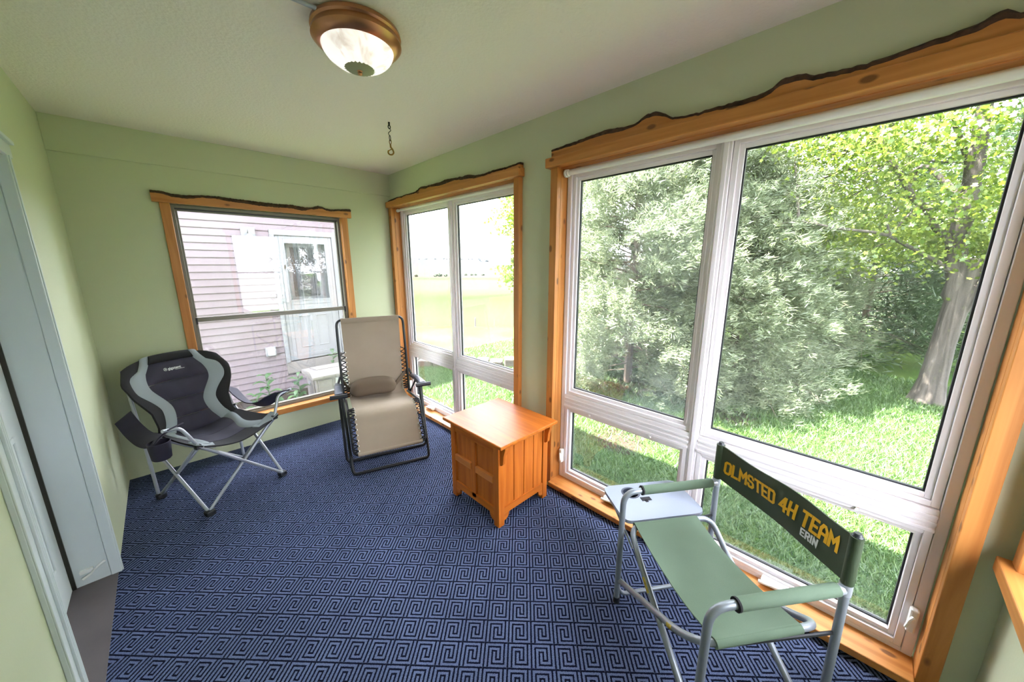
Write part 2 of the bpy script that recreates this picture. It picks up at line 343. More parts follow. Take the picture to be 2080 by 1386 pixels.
def fillet(pts, r, n=6, closed=False):
    P = [Vector(p) for p in pts]; out = []; N = len(P)
    for i in range(N):
        if not closed and i in (0, N-1): out.append(P[i]); continue
        a, b, c = P[i-1], P[i], P[(i+1) % N]; d0 = (a-b); d1 = (c-b); l = min(r, d0.length*.48, d1.length*.48)
        p0 = b+d0.normalized()*l; p1 = b+d1.normalized()*l
        for k in range(n+1):
            t = k/n; out.append(p0*(1-t)**2+b*2*t*(1-t)+p1*t*t)
    return out
def np_mesh(name, V, k, mat, rnd=None, parent=None, loc=(0, 0, 0)):
    """V: (n*k,3) array, faces are consecutive k-gons"""
    n = len(V)//k; me = bpy.data.meshes.new(name)
    me.vertices.add(len(V)); me.vertices.foreach_set('co', (V-np.array(loc)).astype(np.float32).ravel())
    me.loops.add(len(V)); me.loops.foreach_set('vertex_index', np.arange(len(V), dtype=np.int32))
    me.polygons.add(n); me.polygons.foreach_set('loop_start', np.arange(0, len(V), k, dtype=np.int32))
    try: me.polygons.foreach_set('loop_total', np.full(n, k, dtype=np.int32))
    except Exception: pass
    me.update(calc_edges=True)
    if rnd is not None:
        at = me.attributes.new('rnd', 'FLOAT', 'POINT'); at.data.foreach_set('value', np.repeat(rnd, k).astype(np.float32))
    me.materials.append(M[mat]); o = bpy.data.objects.new(name, me); COL.objects.link(o)
    if parent: o.parent = parent; o.location = np.array(loc)-np.array(base_of(parent))
    else: o.location = loc
    return o

# ------------------------------------------------------------------ room shell
RW, RH, YB, TH = 2.157, 2.4, -4.03, .16
# wall maps: (a along, b height, c depth outward) -> world
TR = lambda a, b, c: (c, a, b)
TF = lambda a, b, c: (a, c, b)
TB = lambda a, b, c: (a, YB-c, b)
TL = lambda a, b, c: (-RW-c, a, b)
def wall(name, T, a0, a1, holes, b0=0, b1=RH, th=TH):
    mb = MB(); cuts = sorted(holes); cur = a0
    for h0, h1, z0, z1 in cuts:
        if h0 > cur: mb.box((cur, b0, 0), (h0, b1, th), T)
        if z0 > b0: mb.box((h0, b0, 0), (h1, z0, th), T)
        if z1 < b1: mb.box((h0, z1, 0), (h1, b1, th), T)
        cur = h1
    if cur < a1: mb.box((cur, b0, 0), (a1, b1, th), T)
    return obj(name, mb, 'wall', kind='structure')
obj('floor', MB().box((-RW, YB, -.12), (0, 0, 0)), 'carpet', kind='structure', origin=False)
obj('ceiling', MB().box((-RW-.3, YB-.3, RH), (.3, .3, RH+.12)), 'ceil', kind='structure')
wall('wall_far', TF, -RW-TH, TH, [(-1.66, -.497, .268, 1.955)])
wall('wall_right', TR, YB, -.0, [(-3.905, -2.18, .02, 2.09), (-1.818, -.072, .02, 2.09)])
wall('wall_left', TL, YB-TH, 0, [(-2.052, -1.083, -.0, 1.977)])
wall('wall_back', TB, -RW, TH, [(-.83, -.10, .62, 2.06)])
obj('trim_1', MB().box((-RW, -.014, 2.197), (0, .0, RH)), 'wall', kind='structure', bevel=.003)
obj('baseboard_right', MB().box((-.045, YB, 0), (0, 0, .017)), 'wall', kind='structure', bevel=.004)

# ------------------------------------------------------------------ windows
def frame_boxes(mb, T, a0, a1, b0, b1, w, c0, c1):
    mb.box((a0, b0, c0), (a0+w, b1, c1), T); mb.box((a1-w, b0, c0), (a1, b1, c1), T)
    mb.box((a0+w, b0, c0), (a1-w, b0+w, c1), T); mb.box((a0+w, b1-w, c0), (a1-w, b1, c1), T); return mb
def live_edge(parent, T, pts, zb, ends, depth, bark_t, zlip=None):
    """cedar board with a wavy bark-covered top edge"""
    a0, a1 = ends; P = sorted([p for p in pts]); P = [(max(a0, min(a1, a)), z) for a, z in P]
    A = np.linspace(a0, a1, 150); Z = np.interp(A, [p[0] for p in P], [p[1] for p in P])
    rn = np.random.default_rng(int(abs(a0*100))); Z = Z+rn.normal(0, .0011, len(A))
    bt = bark_t*(.55+.75*np.abs(np.interp(A, np.linspace(a0, a1, 14), rn.normal(.6, .45, 14))))
    bump = np.maximum(0, Z-np.median(Z)); bt = bt+bump*.35
    mb = MB(); bk = MB()
    ax = 'cedar_y' if T is TR else 'cedar_x'
    n = len(A); poly = [(a0, zb), (a1, zb)]+[(A[i], Z[i]-bt[i]) for i in range(n-1, -1, -1)]
    vs = []; fs = []
    for i in range(n):
        vs += [T(A[i], zb, -depth), T(A[i], Z[i]-bt[i], -depth), T(A[i], zb, 0), T(A[i], Z[i]-bt[i], 0)]
    for i in range(n-1):
        o = i*4; fs += [(o, o+4, o+5, o+1), (o+2, o+3, o+7, o+6), (o+1, o+5, o+7, o+3), (o, o+2, o+6, o+4)]
    fs += [(0, 1, 3, 2), (n*4-4, n*4-2, n*4-1, n*4-3)]
    mb.add(vs, fs)
    vs = []; fs = []
    for i in range(n):
        d = depth+.003+abs(rn.normal(0, .003))
        vs += [T(A[i], Z[i]-bt[i]-.001, -depth-.001), T(A[i], Z[i]-bt[i]*.5, -d), T(A[i], Z[i], -depth*.75), T(A[i], Z[i]+.001, 0), T(A[i], Z[i]-bt[i]-.001, 0)]
    for i in range(n-1):
        o = i*5
        for k in range(5): fs.append((o+k, o+5+k, o+5+(k+1) % 5, o+(k+1) % 5))
    fs += [(0, 1, 2, 3, 4), tuple(range(n*5-5, n*5))[::-1]]
    bk.add(vs, fs)
    hb = obj('header_board', mb, ax, parent); obj('bark_edge', bk, 'bark', hb, smooth=True, label='dark brown bark left on the wavy top edge'); return hb
BIG = [(-2.139,2.188),(-2.325,2.196),(-2.483,2.208),(-2.598,2.195),(-2.661,2.197),(-2.701,2.222),(-2.751,2.223),(-2.8,2.198),(-2.825,2.176),(-2.871,2.169),(-2.962,2.167),(-3.046,2.168),(-3.129,2.168),(-3.188,2.173),(-3.202,2.178),(-3.23,2.201),(-3.29,2.199),(-3.321,2.183),(-3.358,2.178),(-3.436,2.172),(-3.514,2.176),(-3.583,2.184),(-3.648,2.19),(-3.687,2.195),(-3.711,2.208),(-3.733,2.209),(-3.747,2.188),(-3.80,2.19),(-3.96,2.18)]
FAR = [(-1.744,2.027),(-1.694,2.029),(-1.639,2.016),(-1.584,2.014),(-1.486,2.023),(-1.425,2.028),(-1.364,2.029),(-1.3,2.024),(-1.241,2.023),(-1.013,2.017),(-.895,2.022),(-.891,2.031),(-.884,2.018),(-.841,2.016),(-.787,2.012),(-.736,2.017),(-.689,2.034),(-.66,2.031),(-.62,2.017),(-.572,2.016),(-.51,2.024),(-.414,2.034)]
SMALL = [(-.03,2.150),(-.06,2.157),(-.217,2.166),(-.302,2.161),(-.346,2.165),(-.511,2.166),(-.59,2.171),(-.653,2.195),(-.741,2.189),(-.946,2.187),(-1.036,2.195),(-1.133,2.188),(-1.259,2.18),(-1.325,2.184),(-1.409,2.164),(-1.509,2.16),(-1.605,2.165),(-1.739,2.163),(-1.879,2.168)]

def casement(name, a0, a1, pts, dirty, label_n, hdr, split=True):
    """white vinyl window unit in the right wall: two fixed panes over two awning panes. a0<a1 (a0 nearer the camera)"""
    T = TR; zb, zt = .045, 2.085; mid = (a0+a1)/2
    mb = MB(); frame_boxes(mb, T, a0+.004, a1-.004, zb-.012, zt, .03, .062, .14)
    mb.box((mid-.022, zb, .058), (mid+.022, zt-.03, .14), T)
    mb.box((mid-.010, zb, .052), (mid+.010, zt-.03, .06), T)
    for s0, s1 in ((a0+.034, mid-.022), (mid+.022, a1-.034)):
        mb.box((s0, .588, .062), (s1, .668, .14), T)
        for zz in (.610, .636): mb.box((s0, zz, .055), (s1, zz+.012, .063), T)
        mb.box((s0, .583, .050), (s1, .597, .063), T)
    win = obj(name, mb, 'vinyl', kind='structure', bevel=.0025, label=label_n)
    for si, (s0, s1) in enumerate(((a0+.036, mid-.024), (mid+.024, a1-.036))):
        for k, (z0, z1) in enumerate(((.670, zt-.03), (zb+.02, .586))):
            up_ = k == 0; c0 = .072 if up_ else .06
            m2 = MB(); frame_boxes(m2, T, s0, s1, z0, z1, .022, c0, .125); frame_boxes(m2, T, s0+.022, s1-.022, z0+.022, z1-.022, .018, c0+.014, .122)
            sash = obj('fixed_sash' if up_ else 'awning_sash', m2, 'vinyl', win, bevel=.002)
            g = MB(); e = .040; frame_boxes(g, T, s0+e-.001, s1-e+.001, z0+e-.001, z1-e+.001, .007, .098, .112); obj('gasket', g, 'gasket', sash, label='black rubber gasket round the glass')
            pn = MB(); pn.box((s0+e, z0+e, .103), (s1-e, z1-e, .107), T)
            obj('glass_pane', pn, 'glass_dirty' if (dirty and si == 1 and up_) else 'glass', sash)
        # crank handle and housing, side lock, keepers
        cy = (s0+s1)/2
        ck = MB(); ck.box((cy-.055, zb+.004, .028), (cy+.055, zb+.034, .064), T); h = obj('crank_housing', ck, 'white_plastic', win, bevel=.008)
        hm = MB(); hm.tube([T(cy-.045, zb+.030, .026), T(cy+.03, zb+.022, .018), T(cy+.06, zb+.018, .020)], [.009, .007, .009]); obj('crank_handle', hm, 'white_plastic', h, smooth=True)
        ly = s1+.006 if si == 1 else s0-.006
        lk = MB(); lk.box((ly-.012, .165, .03), (ly+.012, .265, .062), T); lo_ = obj('sash_lock', lk, 'white_plastic', win, bevel=.006)
        lv = MB(); dy = -.016 if si == 1 else .016
        lv.tube([T(ly, .235, .03), T(ly+dy*.6, .225, .018), T(ly+dy, .195, .014)], [.007, .006, .005], 8); obj('lock_lever', lv, 'white_plastic', lo_, smooth=True)
        for kk in (.25, .75):
            kp = MB(); ky = s0+(s1-s0)*kk; kp.tube([T(ky, .575, .058), T(ky, .575, .046)], [.008, .006], 10); obj('keeper_button', kp, 'white_plastic', win, smooth=True)
    # cedar casing: side boards, jamb liners, sill, header
    for y0, y1, ny in ((a0-.052, a0, a0), (a1, a1+.052, a1)):
        obj('side_casing', MB().box((y0, .012, -.035), (y1, 2.082, .0), T), 'cedar_z', win, bevel=.003)
        j0, j1 = (y1-.016, y1) if ny == a0 else (y0, y0+.016)
        obj('jamb_board', MB().box((j0, .03, .0), (j1, 2.09, .066), T), 'cedar_z', win)
    obj('head_jamb', MB().box((a0, 2.082, -.0), (a1, 2.098, .066), T), 'cedar_y', win)
    obj('sill_board', MB().box((a0-.0, .012, -.062), (a1+.0, .044, .075), T), 'cedar_y', win, bevel=.004)
    e0, e1, p0, p1 = hdr
    obj('header_rail', MB().box((e0, 2.083, -.058), (e1, 2.136, 0), T), 'cedar_y', win, bevel=.004)
    live_edge(win, T, pts, 2.136, (p0, p1), .036, .015)
    return win
casement('window_3', -3.902, -2.182, BIG, True, 'large white vinyl window of four panes with a bark edged cedar header', (-3.975, -2.105, -3.96, -2.135))
casement('window_2', -1.816, -.074, SMALL, False, 'white vinyl window of four panes by the far corner overlooking fields', (-1.885, -.014, -1.873, -.03))

def slider(name, T, a0, a1, z0, zt, zrail, mat_cas, label_n, header=None, glass='glass_far'):
    mb = MB(); frame_boxes(mb, T, a0, a1, z0, zt, .022, .03, .12)
    win = obj(name, mb, 'alu', kind='structure', bevel=.002, label=label_n)
    for nm, (b0, b1, c) in (('upper_sash', (zrail, zt-.022, .075)), ('lower_sash', (z0+.022, zrail+.03, .05))):
        m2 = MB(); frame_boxes(m2, T, a0+.022, a1-.022, b0, b1, .015 if nm == 'upper_sash' else .012, c-.01, c+.012)
        if nm == 'lower_sash': m2.box((a0+.022, b1-.034, c-.018), (a1-.022, b1-.010, c+.012), T)
        s = obj(nm, m2, 'alu', win, bevel=.002)
        obj('glass_pane', MB().box((a0+.034, b0+.012, c-.002), (a1-.034, b1-.012, c+.002), T), glass, s)
        if nm == 'upper_sash': obj('head_shadow_strip', MB().box((a0+.022, zt-.028, .03), (a1-.022, zt-.022, .06), T), 'gasket', win)
    for e in (a0+.024, a1-.034): obj('latch', MB().box((e, zrail-.02, .026), (e+.01, zrail+.03, .05), T), 'gasket', win)
    w = .054
    for y0, y1 in ((a0-w, a0), (a1, a1+w)):
        obj('side_casing', MB().box((y0, z0-.005, -.022), (y1, zt+.003, 0), T), 'cedar_z', win, bevel=.003)
    for j0, j1 in ((a0-.004, a0+.002), (a1-.002, a1+.004)): obj('jamb_board', MB().box((j0, z0, 0), (j1, zt, .032), T), 'cedar_z', win)
    obj('sill_board', MB().box((a0-w-.01, z0-.047, -.05), (a1+w+.01, z0+.002, .04), T), 'cedar_x', win, bevel=.004)
    if header: live_edge(win, T, header, zt+.003, (a0-w-.035, a1+w+.035), .03, .024)
    else: obj('header_board', MB().box((a0-w-.03, zt+.003, -.03), (a1+w+.03, zt+.075, 0), T), 'cedar_x', win, bevel=.003)
    return win
slider('window_1', TF, -1.657, -.50, .27, 1.950, 1.098, 'cedar', 'wide sliding window with taupe frame looking onto mauve siding', FAR)
slider('window_4', TB, -.826, -.104, .63, 2.055, 1.375, 'cedar', 'sash window in the wall beside the big window', None, 'glass')

# ------------------------------------------------------------------ left door
def door():
    T = TL; y0, y1, zt = -2.03, -1.105, 1.955
    mb = MB()
    mb.box((y1, 0, .024), (y1+.02, zt, .145), T); mb.box((y0-.02, 0, .0), (y0, zt, .145), T); mb.box((y0, zt, .0), (y1, zt+.02, .145), T)
    d = obj('door_1', mb, 'white_paint', kind='structure', bevel=.002, label='white door frame with fluted casing in the green left wall')
    far = MB(); far.box((y1-.004, 0, -.013), (y1+.048, zt+.012, .024), T); far.box((y1+.004, 0, -.018), (y1+.014, zt, -.012), T); obj('casing', far, 'white_paint', d, bevel=.003)
    hd = MB(); hd.box((y0-.075, zt-.004, -.014), (y1+.075, zt+.05, 0), T); hd.box((y0-.075, zt+.05, -.026), (y1+.08, zt+.066, 0), T); obj('head_casing', hd, 'white_paint', d, bevel=.003)
    nr = MB(); nr.box((y0-.080, 0, -.012), (y0+.006, zt, 0), T)
    for k in range(3): nr.box((y0-.030+k*.012, 0, -.019), (y0-.024+k*.012, zt, -.011), T)
    nr.box((y0-.080, 0, -.016), (y0-.060, zt, -.011), T); obj('casing', nr, 'white_paint', d, bevel=.002)
    ds = MB(); ds.box((y0-.02, .002, .150), (y1+.012, zt+.01, .19), T); slab = obj('door_slab', ds, 'white_paint', d, bevel=.002)
    for (p0, p1) in ((y0+.13, y0+.43), (y1-.43, y1-.13)):
        for (q0, q1) in ((.2, .85), (1.0, 1.72)):
            fr = MB(); frame_boxes(fr, T, p0, p1, q0, q1, .022, .143, .152); obj('door_panel', fr, 'white_paint', slab, bevel=.004)
    ws = MB(); ws.box((y1-.008, 0, .136), (y1, zt, .15), T); obj('weatherstrip', ws, 'darkmetal', d, label='dark brown weather strip along the jamb')
    lt = MB(); lt.box((y1-.016, .07, .072), (y1, .086, .115), T); lt.tube(fillet([T(y1-.012, .10, .03), T(y1-.02, .085, .06), T(y1-.012, .055, .085), T(y1-.018, .045, .11)], .02), .006, 8)
    obj('hold_open_hook', lt, 'white_plastic', d, smooth=True, label='small white hook screwed low on the jamb')
    obj('trim_2', MB().box((y0-.02, -.05, 0), (y1+.02, .0015, .20), T), 'threshold', kind='structure', label='brown threshold under the left door')
door()

# ------------------------------------------------------------------ curtain rods
def rod(y0, y1, x, z, r, label):
    t = thing('curtain_rod', label, 'curtain rod', (x, (y0+y1)/2, z-r))
    obj('rod_tube', MB().tube([(x, y0+.01, z), (x, (y0+y1)/2, z)], r, 16).tube([(x, (y0+y1)/2-.01, z), (x, y1-.01, z)], r*.88, 16), 'white_plastic', t, smooth=True)
    for y, s in ((y1, -1), (y0, 1)):
        obj('end_cap', MB().tube([(x, y, z), (x, y+s*.012, z), (x, y+s*.013, z), (x, y+s*.022, z), (x, y+s*.028, z)], [r*1.35, r*1.35, r*1.1, r*1.25, r], 16), 'white_plastic', t, smooth=True)
rod(-3.885, -2.199, .022, 2.052, .0165, 'long white tension rod across the top of the big window')
rod(-1.799, -.091, .030, 2.056, .0115, 'thin white tension rod across the top of the corner window')

# ------------------------------------------------------------------ ceiling light, conduit, hook
LC = (-1.115, -2.062)
t = thing('ceiling_light', 'round copper flush ceiling light with white alabaster glass bowl', 'ceiling light', (LC[0], LC[1], 2.25))
c = (LC[0], LC[1], 0)
obj('ring_base', MB().lathe([(.0, 2.399), (.150, 2.399), (.158, 2.392), (.160, 2.380), (.153, 2.374), (.157, 2.366), (.160, 2.354), (.152, 2.344), (.140, 2.334), (.131, 2.330), (.126, 2.334), (.0, 2.36)], c, 64), 'copper', t, smooth=True)
bowl = [(.130*math.cos(a), 2.340-.078*math.sin(a)) for a in np.linspace(0, PI/2*.999, 16)]
bo = obj('glass_bowl', MB().lathe(bowl, c, 64), 'alabaster', t, smooth=True)
shadow_disc = MB(); n = 48; RR = (.008, .018, .028, .038, .046, .054); vs = []
for q, r0 in enumerate(RR):
    for k in range(n):
        r = r0+((.0018 if k % 2 else -.0018)+.002*math.sin(k*2.7) if q == len(RR)-1 else 0); a = 2*PI*k/n
        vs.append((LC[0]+r*math.cos(a), LC[1]+r*math.sin(a), 2.340-.0806*math.sqrt(max(0, 1-(r/.1335)**2))))
shadow_disc.add(vs, [(q*n+k, q*n+(k+1) % n, (q+1)*n+(k+1) % n, (q+1)*n+k) for q in range(len(RR)-1) for k in range(n)])
obj('bowl_shadow_disc', shadow_disc, plain('shadow_disc_grey', rgb(140, 142, 112), .5), bo, smooth=True, label='grey green scalloped disc standing for the shadow at the foot of the bowl')  # grey disc stands for the finial plate's shadow on the bowl
obj('finial', MB().lathe([(.001, 2.245), (.006, 2.246), (.0095, 2.251), (.007, 2.256), (.011, 2.260), (.012, 2.263)], c, 20), 'copper', t, smooth=True)
t = thing('conduit', 'thin metal conduit running over the ceiling to the copper light', 'conduit', (-1.7, -2.07, 2.37))
obj('conduit_pipe', MB().tube([(-RW+.002, -2.06, 2.388), (-1.262, -2.098, 2.388)], .0072, 12), 'steel', t, smooth=True)
for x in (-1.95, -1.6): obj('conduit_strap', MB().box((x-.008, -2.10, 2.374), (x+.008, -2.05, 2.3995)), 'darkmetal', t)
HX, HY = -.616, -1.295
t = thing('hanging_hook', 'small chain and brass snap hook hanging from the ceiling', 'hook', (HX, HY, 2.21))
obj('screw_eye', MB().tube([(HX, HY, 2.399), (HX, HY, 2.378)], [.006, .005], 10).tube([(HX+.007*math.cos(a), HY, 2.372+.010*math.sin(a)) for a in np.linspace(0, 2*PI, 14)[:-1]], .0032, 8, True), 'darkmetal', t, smooth=True)
s_l = [(HX+.008*math.sin(a), HY+.002*math.cos(a), 2.366-.045*k/23) for k, a in enumerate(np.linspace(0, 2.1*PI, 24))]
obj('chain_link', MB().tube(s_l, .0022, 8), 'darkmetal', t, smooth=True)
def oval(cx, cy, cz, a, b, ang): return [(cx+a*math.cos(q)*math.cos(ang), cy+a*math.cos(q)*math.sin(ang), cz+b*math.sin(q)) for q in np.linspace(0, 2*PI, 20)[:-1]]
obj('chain_link', MB().tube(oval(HX, HY, 2.308, .008, .016, .6), .0024, 8, True), 'darkmetal', t, smooth=True)
obj('chain_link', MB().tube(oval(HX+.001, HY, 2.286, .007, .013, -1.0), .0026, 8, True), 'brass', t, smooth=True)
hk = [(HX, HY, 2.274), (HX+.001, HY, 2.256), (HX+.010, HY-.008, 2.240)]+[(HX+.013*math.cos(a), HY-.011*math.cos(a), 2.226+.015*math.sin(a)) for a in np.linspace(.6, -PI*1.25, 16)]
obj('snap_hook', MB().tube(hk, [.005, .0055, .005]+[.0048]*15+[.003], 10), 'brass', t, smooth=True, label='brass snap hook')
obj('snap_bolt', MB().tube([(HX+.007, HY-.006, 2.246), (HX-.011, HY+.009, 2.234)], .0028, 8), 'brass', t, smooth=True)

# ------------------------------------------------------------------ chairs (s = sideways as seen from the front, f = forward, z = up)
def Q(s, f, z): return (-s, f, z)
def lerp(a, b, t): return a+(b-a)*t
def catmull(pts, t):
    """smooth curve through points, t in 0..1"""
    n = len(pts)-1; x = min(max(t, 0), 1)*n; i = min(int(x), n-1); u = x-i
    p = [np.array(pts[max(0, min(n, i+k))], float) for k in (-1, 0, 1, 2)]
    return .5*((2*p[1])+(-p[0]+p[2])*u+(2*p[0]-5*p[1]+4*p[2]-p[3])*u*u+(-p[0]+3*p[1]-3*p[2]+p[3])*u**3)

def stroke_letters():
    k = .13
    O = [(.14,0),(.46,0),(.6,k),(.6,1-k),(.46,1),(.14,1),(0,1-k),(0,k)]
    return {'O': ([(O, True)], .6), 'L': ([([(0,1),(0,0),(.52,0)], False)], .52), 'M': ([([(0,0),(0,1),(.36,.45),(.72,1),(.72,0)], False)], .72),
     'S': ([([(.56,.80),(.56,1-k),(.44,1),(.13,1),(0,1-k),(0,.64),(.12,.53),(.45,.48),(.57,.37),(.57,k),(.44,0),(.13,0),(0,k),(0,.20)], False)], .57),
     'T': ([([(0,1),(.58,1)], False), ([(.29,1),(.29,0)], False)], .58), 'E': ([([(.5,1),(0,1),(0,0),(.5,0)], False), ([(0,.5),(.42,.5)], False)], .5),
     'D': ([([(0,0),(.43,0),(.58,k),(.58,1-k),(.43,1),(0,1)], True)], .58), '4': ([([(.45,0),(.45,1),(.4,1),(0,.32),(.62,.32)], False)], .62),
     'H': ([([(0,0),(0,1)], False), ([(.56,0),(.56,1)], False), ([(0,.5),(.56,.5)], False)], .56),
     'A': ([([(0,0),(0,.7),(.2,1),(.38,1),(.58,.7),(.58,0)], False), ([(0,.38),(.58,.38)], False)], .58),
     'R': ([([(0,0),(0,1),(.42,1),(.55,.9),(.55,.6),(.42,.48),(0,.48)], False), ([(.3,.48),(.56,0)], False)], .56), 'I': ([([(0,0),(0,1)], False)], .02),
     'N': ([([(0,0),(0,1),(.56,0),(.56,1)], False)], .56)}
LET = stroke_letters()
def text_mesh(txt, h, gap, sw, place, wscale=1.0):
    """block lettering; place(x, y)->xyz in surface space. Returns MB and width"""
    mb = MB(); x = 0
    for ch in txt:
        if ch == ' ': x += .42*h*wscale; continue
        strokes, w = LET[ch]
        for pts, closed in strokes:
            P = [np.array((x+p[0]*h*wscale, p[1]*h)) for p in pts]; n = len(P)
            dense = []
            for i in range(n if closed else n-1):
                a, b = P[i], P[(i+1) % n]; m = max(1, int(np.linalg.norm(b-a)/.008))
                dense += [a+(b-a)*q/m for q in range(m)]
            if not closed: dense.append(P[-1])
            n = len(dense); Lf = []; Rt = []
            for i in range(n):
                a = dense[(i-1) % n] if closed or i > 0 else None; b = dense[(i+1) % n] if closed or i < n-1 else None; p = dense[i]
                d0 = (p-a) if a is not None else (b-p); d1 = (b-p) if b is not None else (p-a)
                d0 = d0/np.linalg.norm(d0); d1 = d1/np.linalg.norm(d1); t = d0+d1; t = t/max(1e-6, np.linalg.norm(t)); nn = np.array((-t[1], t[0])); cs = max(.45, abs(nn@np.array((-d0[1], d0[0]))))
                ex = np.zeros(2)
                if not closed and i == 0: ex = -d0*sw*.5
                if not closed and i == n-1: ex = d0*sw*.5
                Lf.append(p+nn*sw/2/cs+ex); Rt.append(p-nn*sw/2/cs+ex)
            vs = [place(*q) for q in Lf]+[place(*q) for q in Rt]
            mb.add(vs, [(i, (i+1) % n, n+(i+1) % n, n+i) for i in range(n if closed else n-1)])
        x += w*h*wscale+gap
    return mb, x-gap

def recliner():
    t = thing('zero_gravity_recliner', 'taupe mesh zero gravity recliner with black tube frame in the far corner', 'chair', (-.686, -1.096, 0), math.radians(-107.276-90))
    P = lambda name, mb, mat, par=None, **k: obj(name, mb, mat, par or t, local=par is None, **k)
    r = .0115; rel = lambda pts: [Q(*p) for p in pts]
    O = lambda name, mb, mat, **k: obj(name, mb, mat, t, local=True, **k)
    O('back_frame', MB().tube(fillet(rel([(-.282,-.60,.335), (-.284,-.66,.70), (-.282,-.703,1.055), (.282,-.703,1.055), (.284,-.66,.70), (.282,-.60,.335)]), .06), r, 12), 'blackmetal', smooth=True)
    O('seat_frame', MB().tube(fillet(rel([(-.270,-.62,.345), (-.272,-.12,.425), (-.262,.083,.155), (.262,.083,.155), (.272,-.12,.425), (.270,-.62,.345)]), .05), .0105, 12), 'blackmetal', smooth=True)
    O('front_leg_frame', MB().tube(fillet(rel([(-.300,-.235,.535), (-.283,.060,.06), (-.278,.090,.0135), (.278,.090,.0135), (.283,.060,.06), (.300,-.235,.535)]), .07), r, 12), 'blackmetal', smooth=True)
    O('rear_leg_frame', MB().tube(fillet(rel([(-.318,-.25,.520), (-.314,-.14,.08), (-.309,-.125,.0135), (.309,-.125,.0135), (.314,-.14,.08), (.318,-.25,.520)]), .06), r, 12), 'blackmetal', smooth=True)
    for s in (-1, 1):
        O('side_strut', MB().tube(rel([(s*.300,-.38,.515), (s*.292,-.60,.345)]), .009, 10), 'blackmetal', smooth=True)
        O('side_strut', MB().tube(rel([(s*.322,-.62,.49), (s*.296,-.64,.56)]), .010, 10), 'blackmetal', smooth=True)
        # armrest: sloped bar, contoured pad and front lock block
        def S(u, v, s=s):
            f = lerp(-.665, -.165, v); w = .020+.008*math.sin(v*PI)+.012*max(0, v-.55)*2
            return Q(s*.320+(u-.5)*2*w, f, lerp(.487, .545, v)+.012*math.sin(v*PI*1.2)*(1-abs(u-.5)))
        arm = O('armrest', MB().pad(S, 6, 16, lambda u, v: .026*(1-.25*abs(2*u-1)**3)), 'blackplastic', smooth=True)
        def S2(u, v, s=s):
            a = S(u*.8+.1, .42+.52*v); return (a[0], a[1], a[2]+.017)
        O('armrest_pad', MB().pad(S2, 6, 10, lambda u, v: .010*(1-(2*u-1)**4)*(1-(2*v-1)**6)+.001), 'greyplastic', smooth=True, label='slate grey top plate of the armrest')
        lb = MB(); lb.tube(rel([(s*.262,-.172,.538), (s*.384,-.172,.538)]), .0165, 16); O('lock_knob', lb, 'blackplastic', smooth=True)
    # sling
    prof = [(-.706,1.062), (-.690,.86), (-.668,.64), (-.640,.47), (-.585,.375), (-.46,.368), (-.30,.395), (-.15,.425), (-.075,.405), (-.02,.325), (.035,.235), (.083,.163)]
    def sl(u, v, w=None):
        p = catmull(prof, v); hw = lerp(.246, .236, v)*(1-.03*math.sin(v*PI)); x = (u-.5)*2
        sag = .012*(1-x*x)*math.sin(min(1, v*1.05)*PI)
        wav = .003*math.sin(v*34+x*1.5)*max(0, 1-abs(v-.6)*5)
        return Q(x*hw, p[0]-sag*.5, p[1]-sag+wav)
    O('sling', MB().pad(sl, 16, 70, lambda u, v: .005), 'beige', smooth=True)
    O('sling_hem', MB().pad(lambda u, v: Q((u-.5)*.49, -.7045+.004, lerp(1.066, 1.02, v)), 10, 3, lambda u, v: .016*(1-v)**.5+.006), 'beige', smooth=True)
    O('sling_hem', MB().tube(rel([(-.236,.083,.157), (.236,.083,.157)]), .0145, 12), 'beige', smooth=True)
    # lumbar pillow and straps
    def pl(u, v):
        x = (u-.5)*2; a = x*.195
        return Q(a-.035, -.570+.02*x*x, .452+(v-.5)*.165*max(.02, 1-abs(x)**4.5)**.5-.016*x*x+.010)
    O('lumbar_pillow', MB().pad(pl, 22, 14, lambda u, v: .135*max(0., 1-abs(2*u-1)**5)**.5*max(0., 1-abs(2*v-1)**3)**.5+.002), 'pillow', smooth=True, label='darker taupe padded lumbar pillow')
    for s in (-1, 1):
        def st(u, v, s=s): return Q(lerp(s*.19-.035, s*.296, v), lerp(-.60, -.655, v), lerp(.43, .555, v)+(u-.5)*.042)
        O('pillow_strap', MB().pad(st, 3, 6, lambda u, v: .004), 'pillow', smooth=True)
        ey = MB()
        for sec, (v0, v1, n) in {'back': (.13, .35, 13), 'leg': (.62, .97, 11)}.items():
            pr = None; cord = MB()
            for k in range(n):
                v = lerp(v0, v1, k/(n-1)); p = Vector(sl(.5+.485*s, v)); q = Vector(sl(.5+.485*s, v+(.5/(n-1))*(v1-v0)))
                fp = catmull(prof, min(1, v+(.5/(n-1))*(v1-v0)))
                o = Vector(Q(s*.281 if sec == 'back' else s*.268, fp[0]+.0, fp[1]+.004))
                ey.tube([p+Vector((0, .003, .002)), p+Vector((0, .007, .005))], [.0078, .0055], 10); cord.tube([p+Vector((0, .009, .006)), o], .0046, 6, caps=False)
                if pr is not None: cord.tube([pr, p+Vector((0, .009, .006))], .0046, 6, caps=False)
                pr = o
            O('bungee_lacing', cord, 'black_fab', smooth=True, label='black elastic cord laced between sling and frame')
        tag(O('eyelets', ey, 'eyelet', label='row of small white eyelets along the sling edge'), kind='stuff')
recliner()

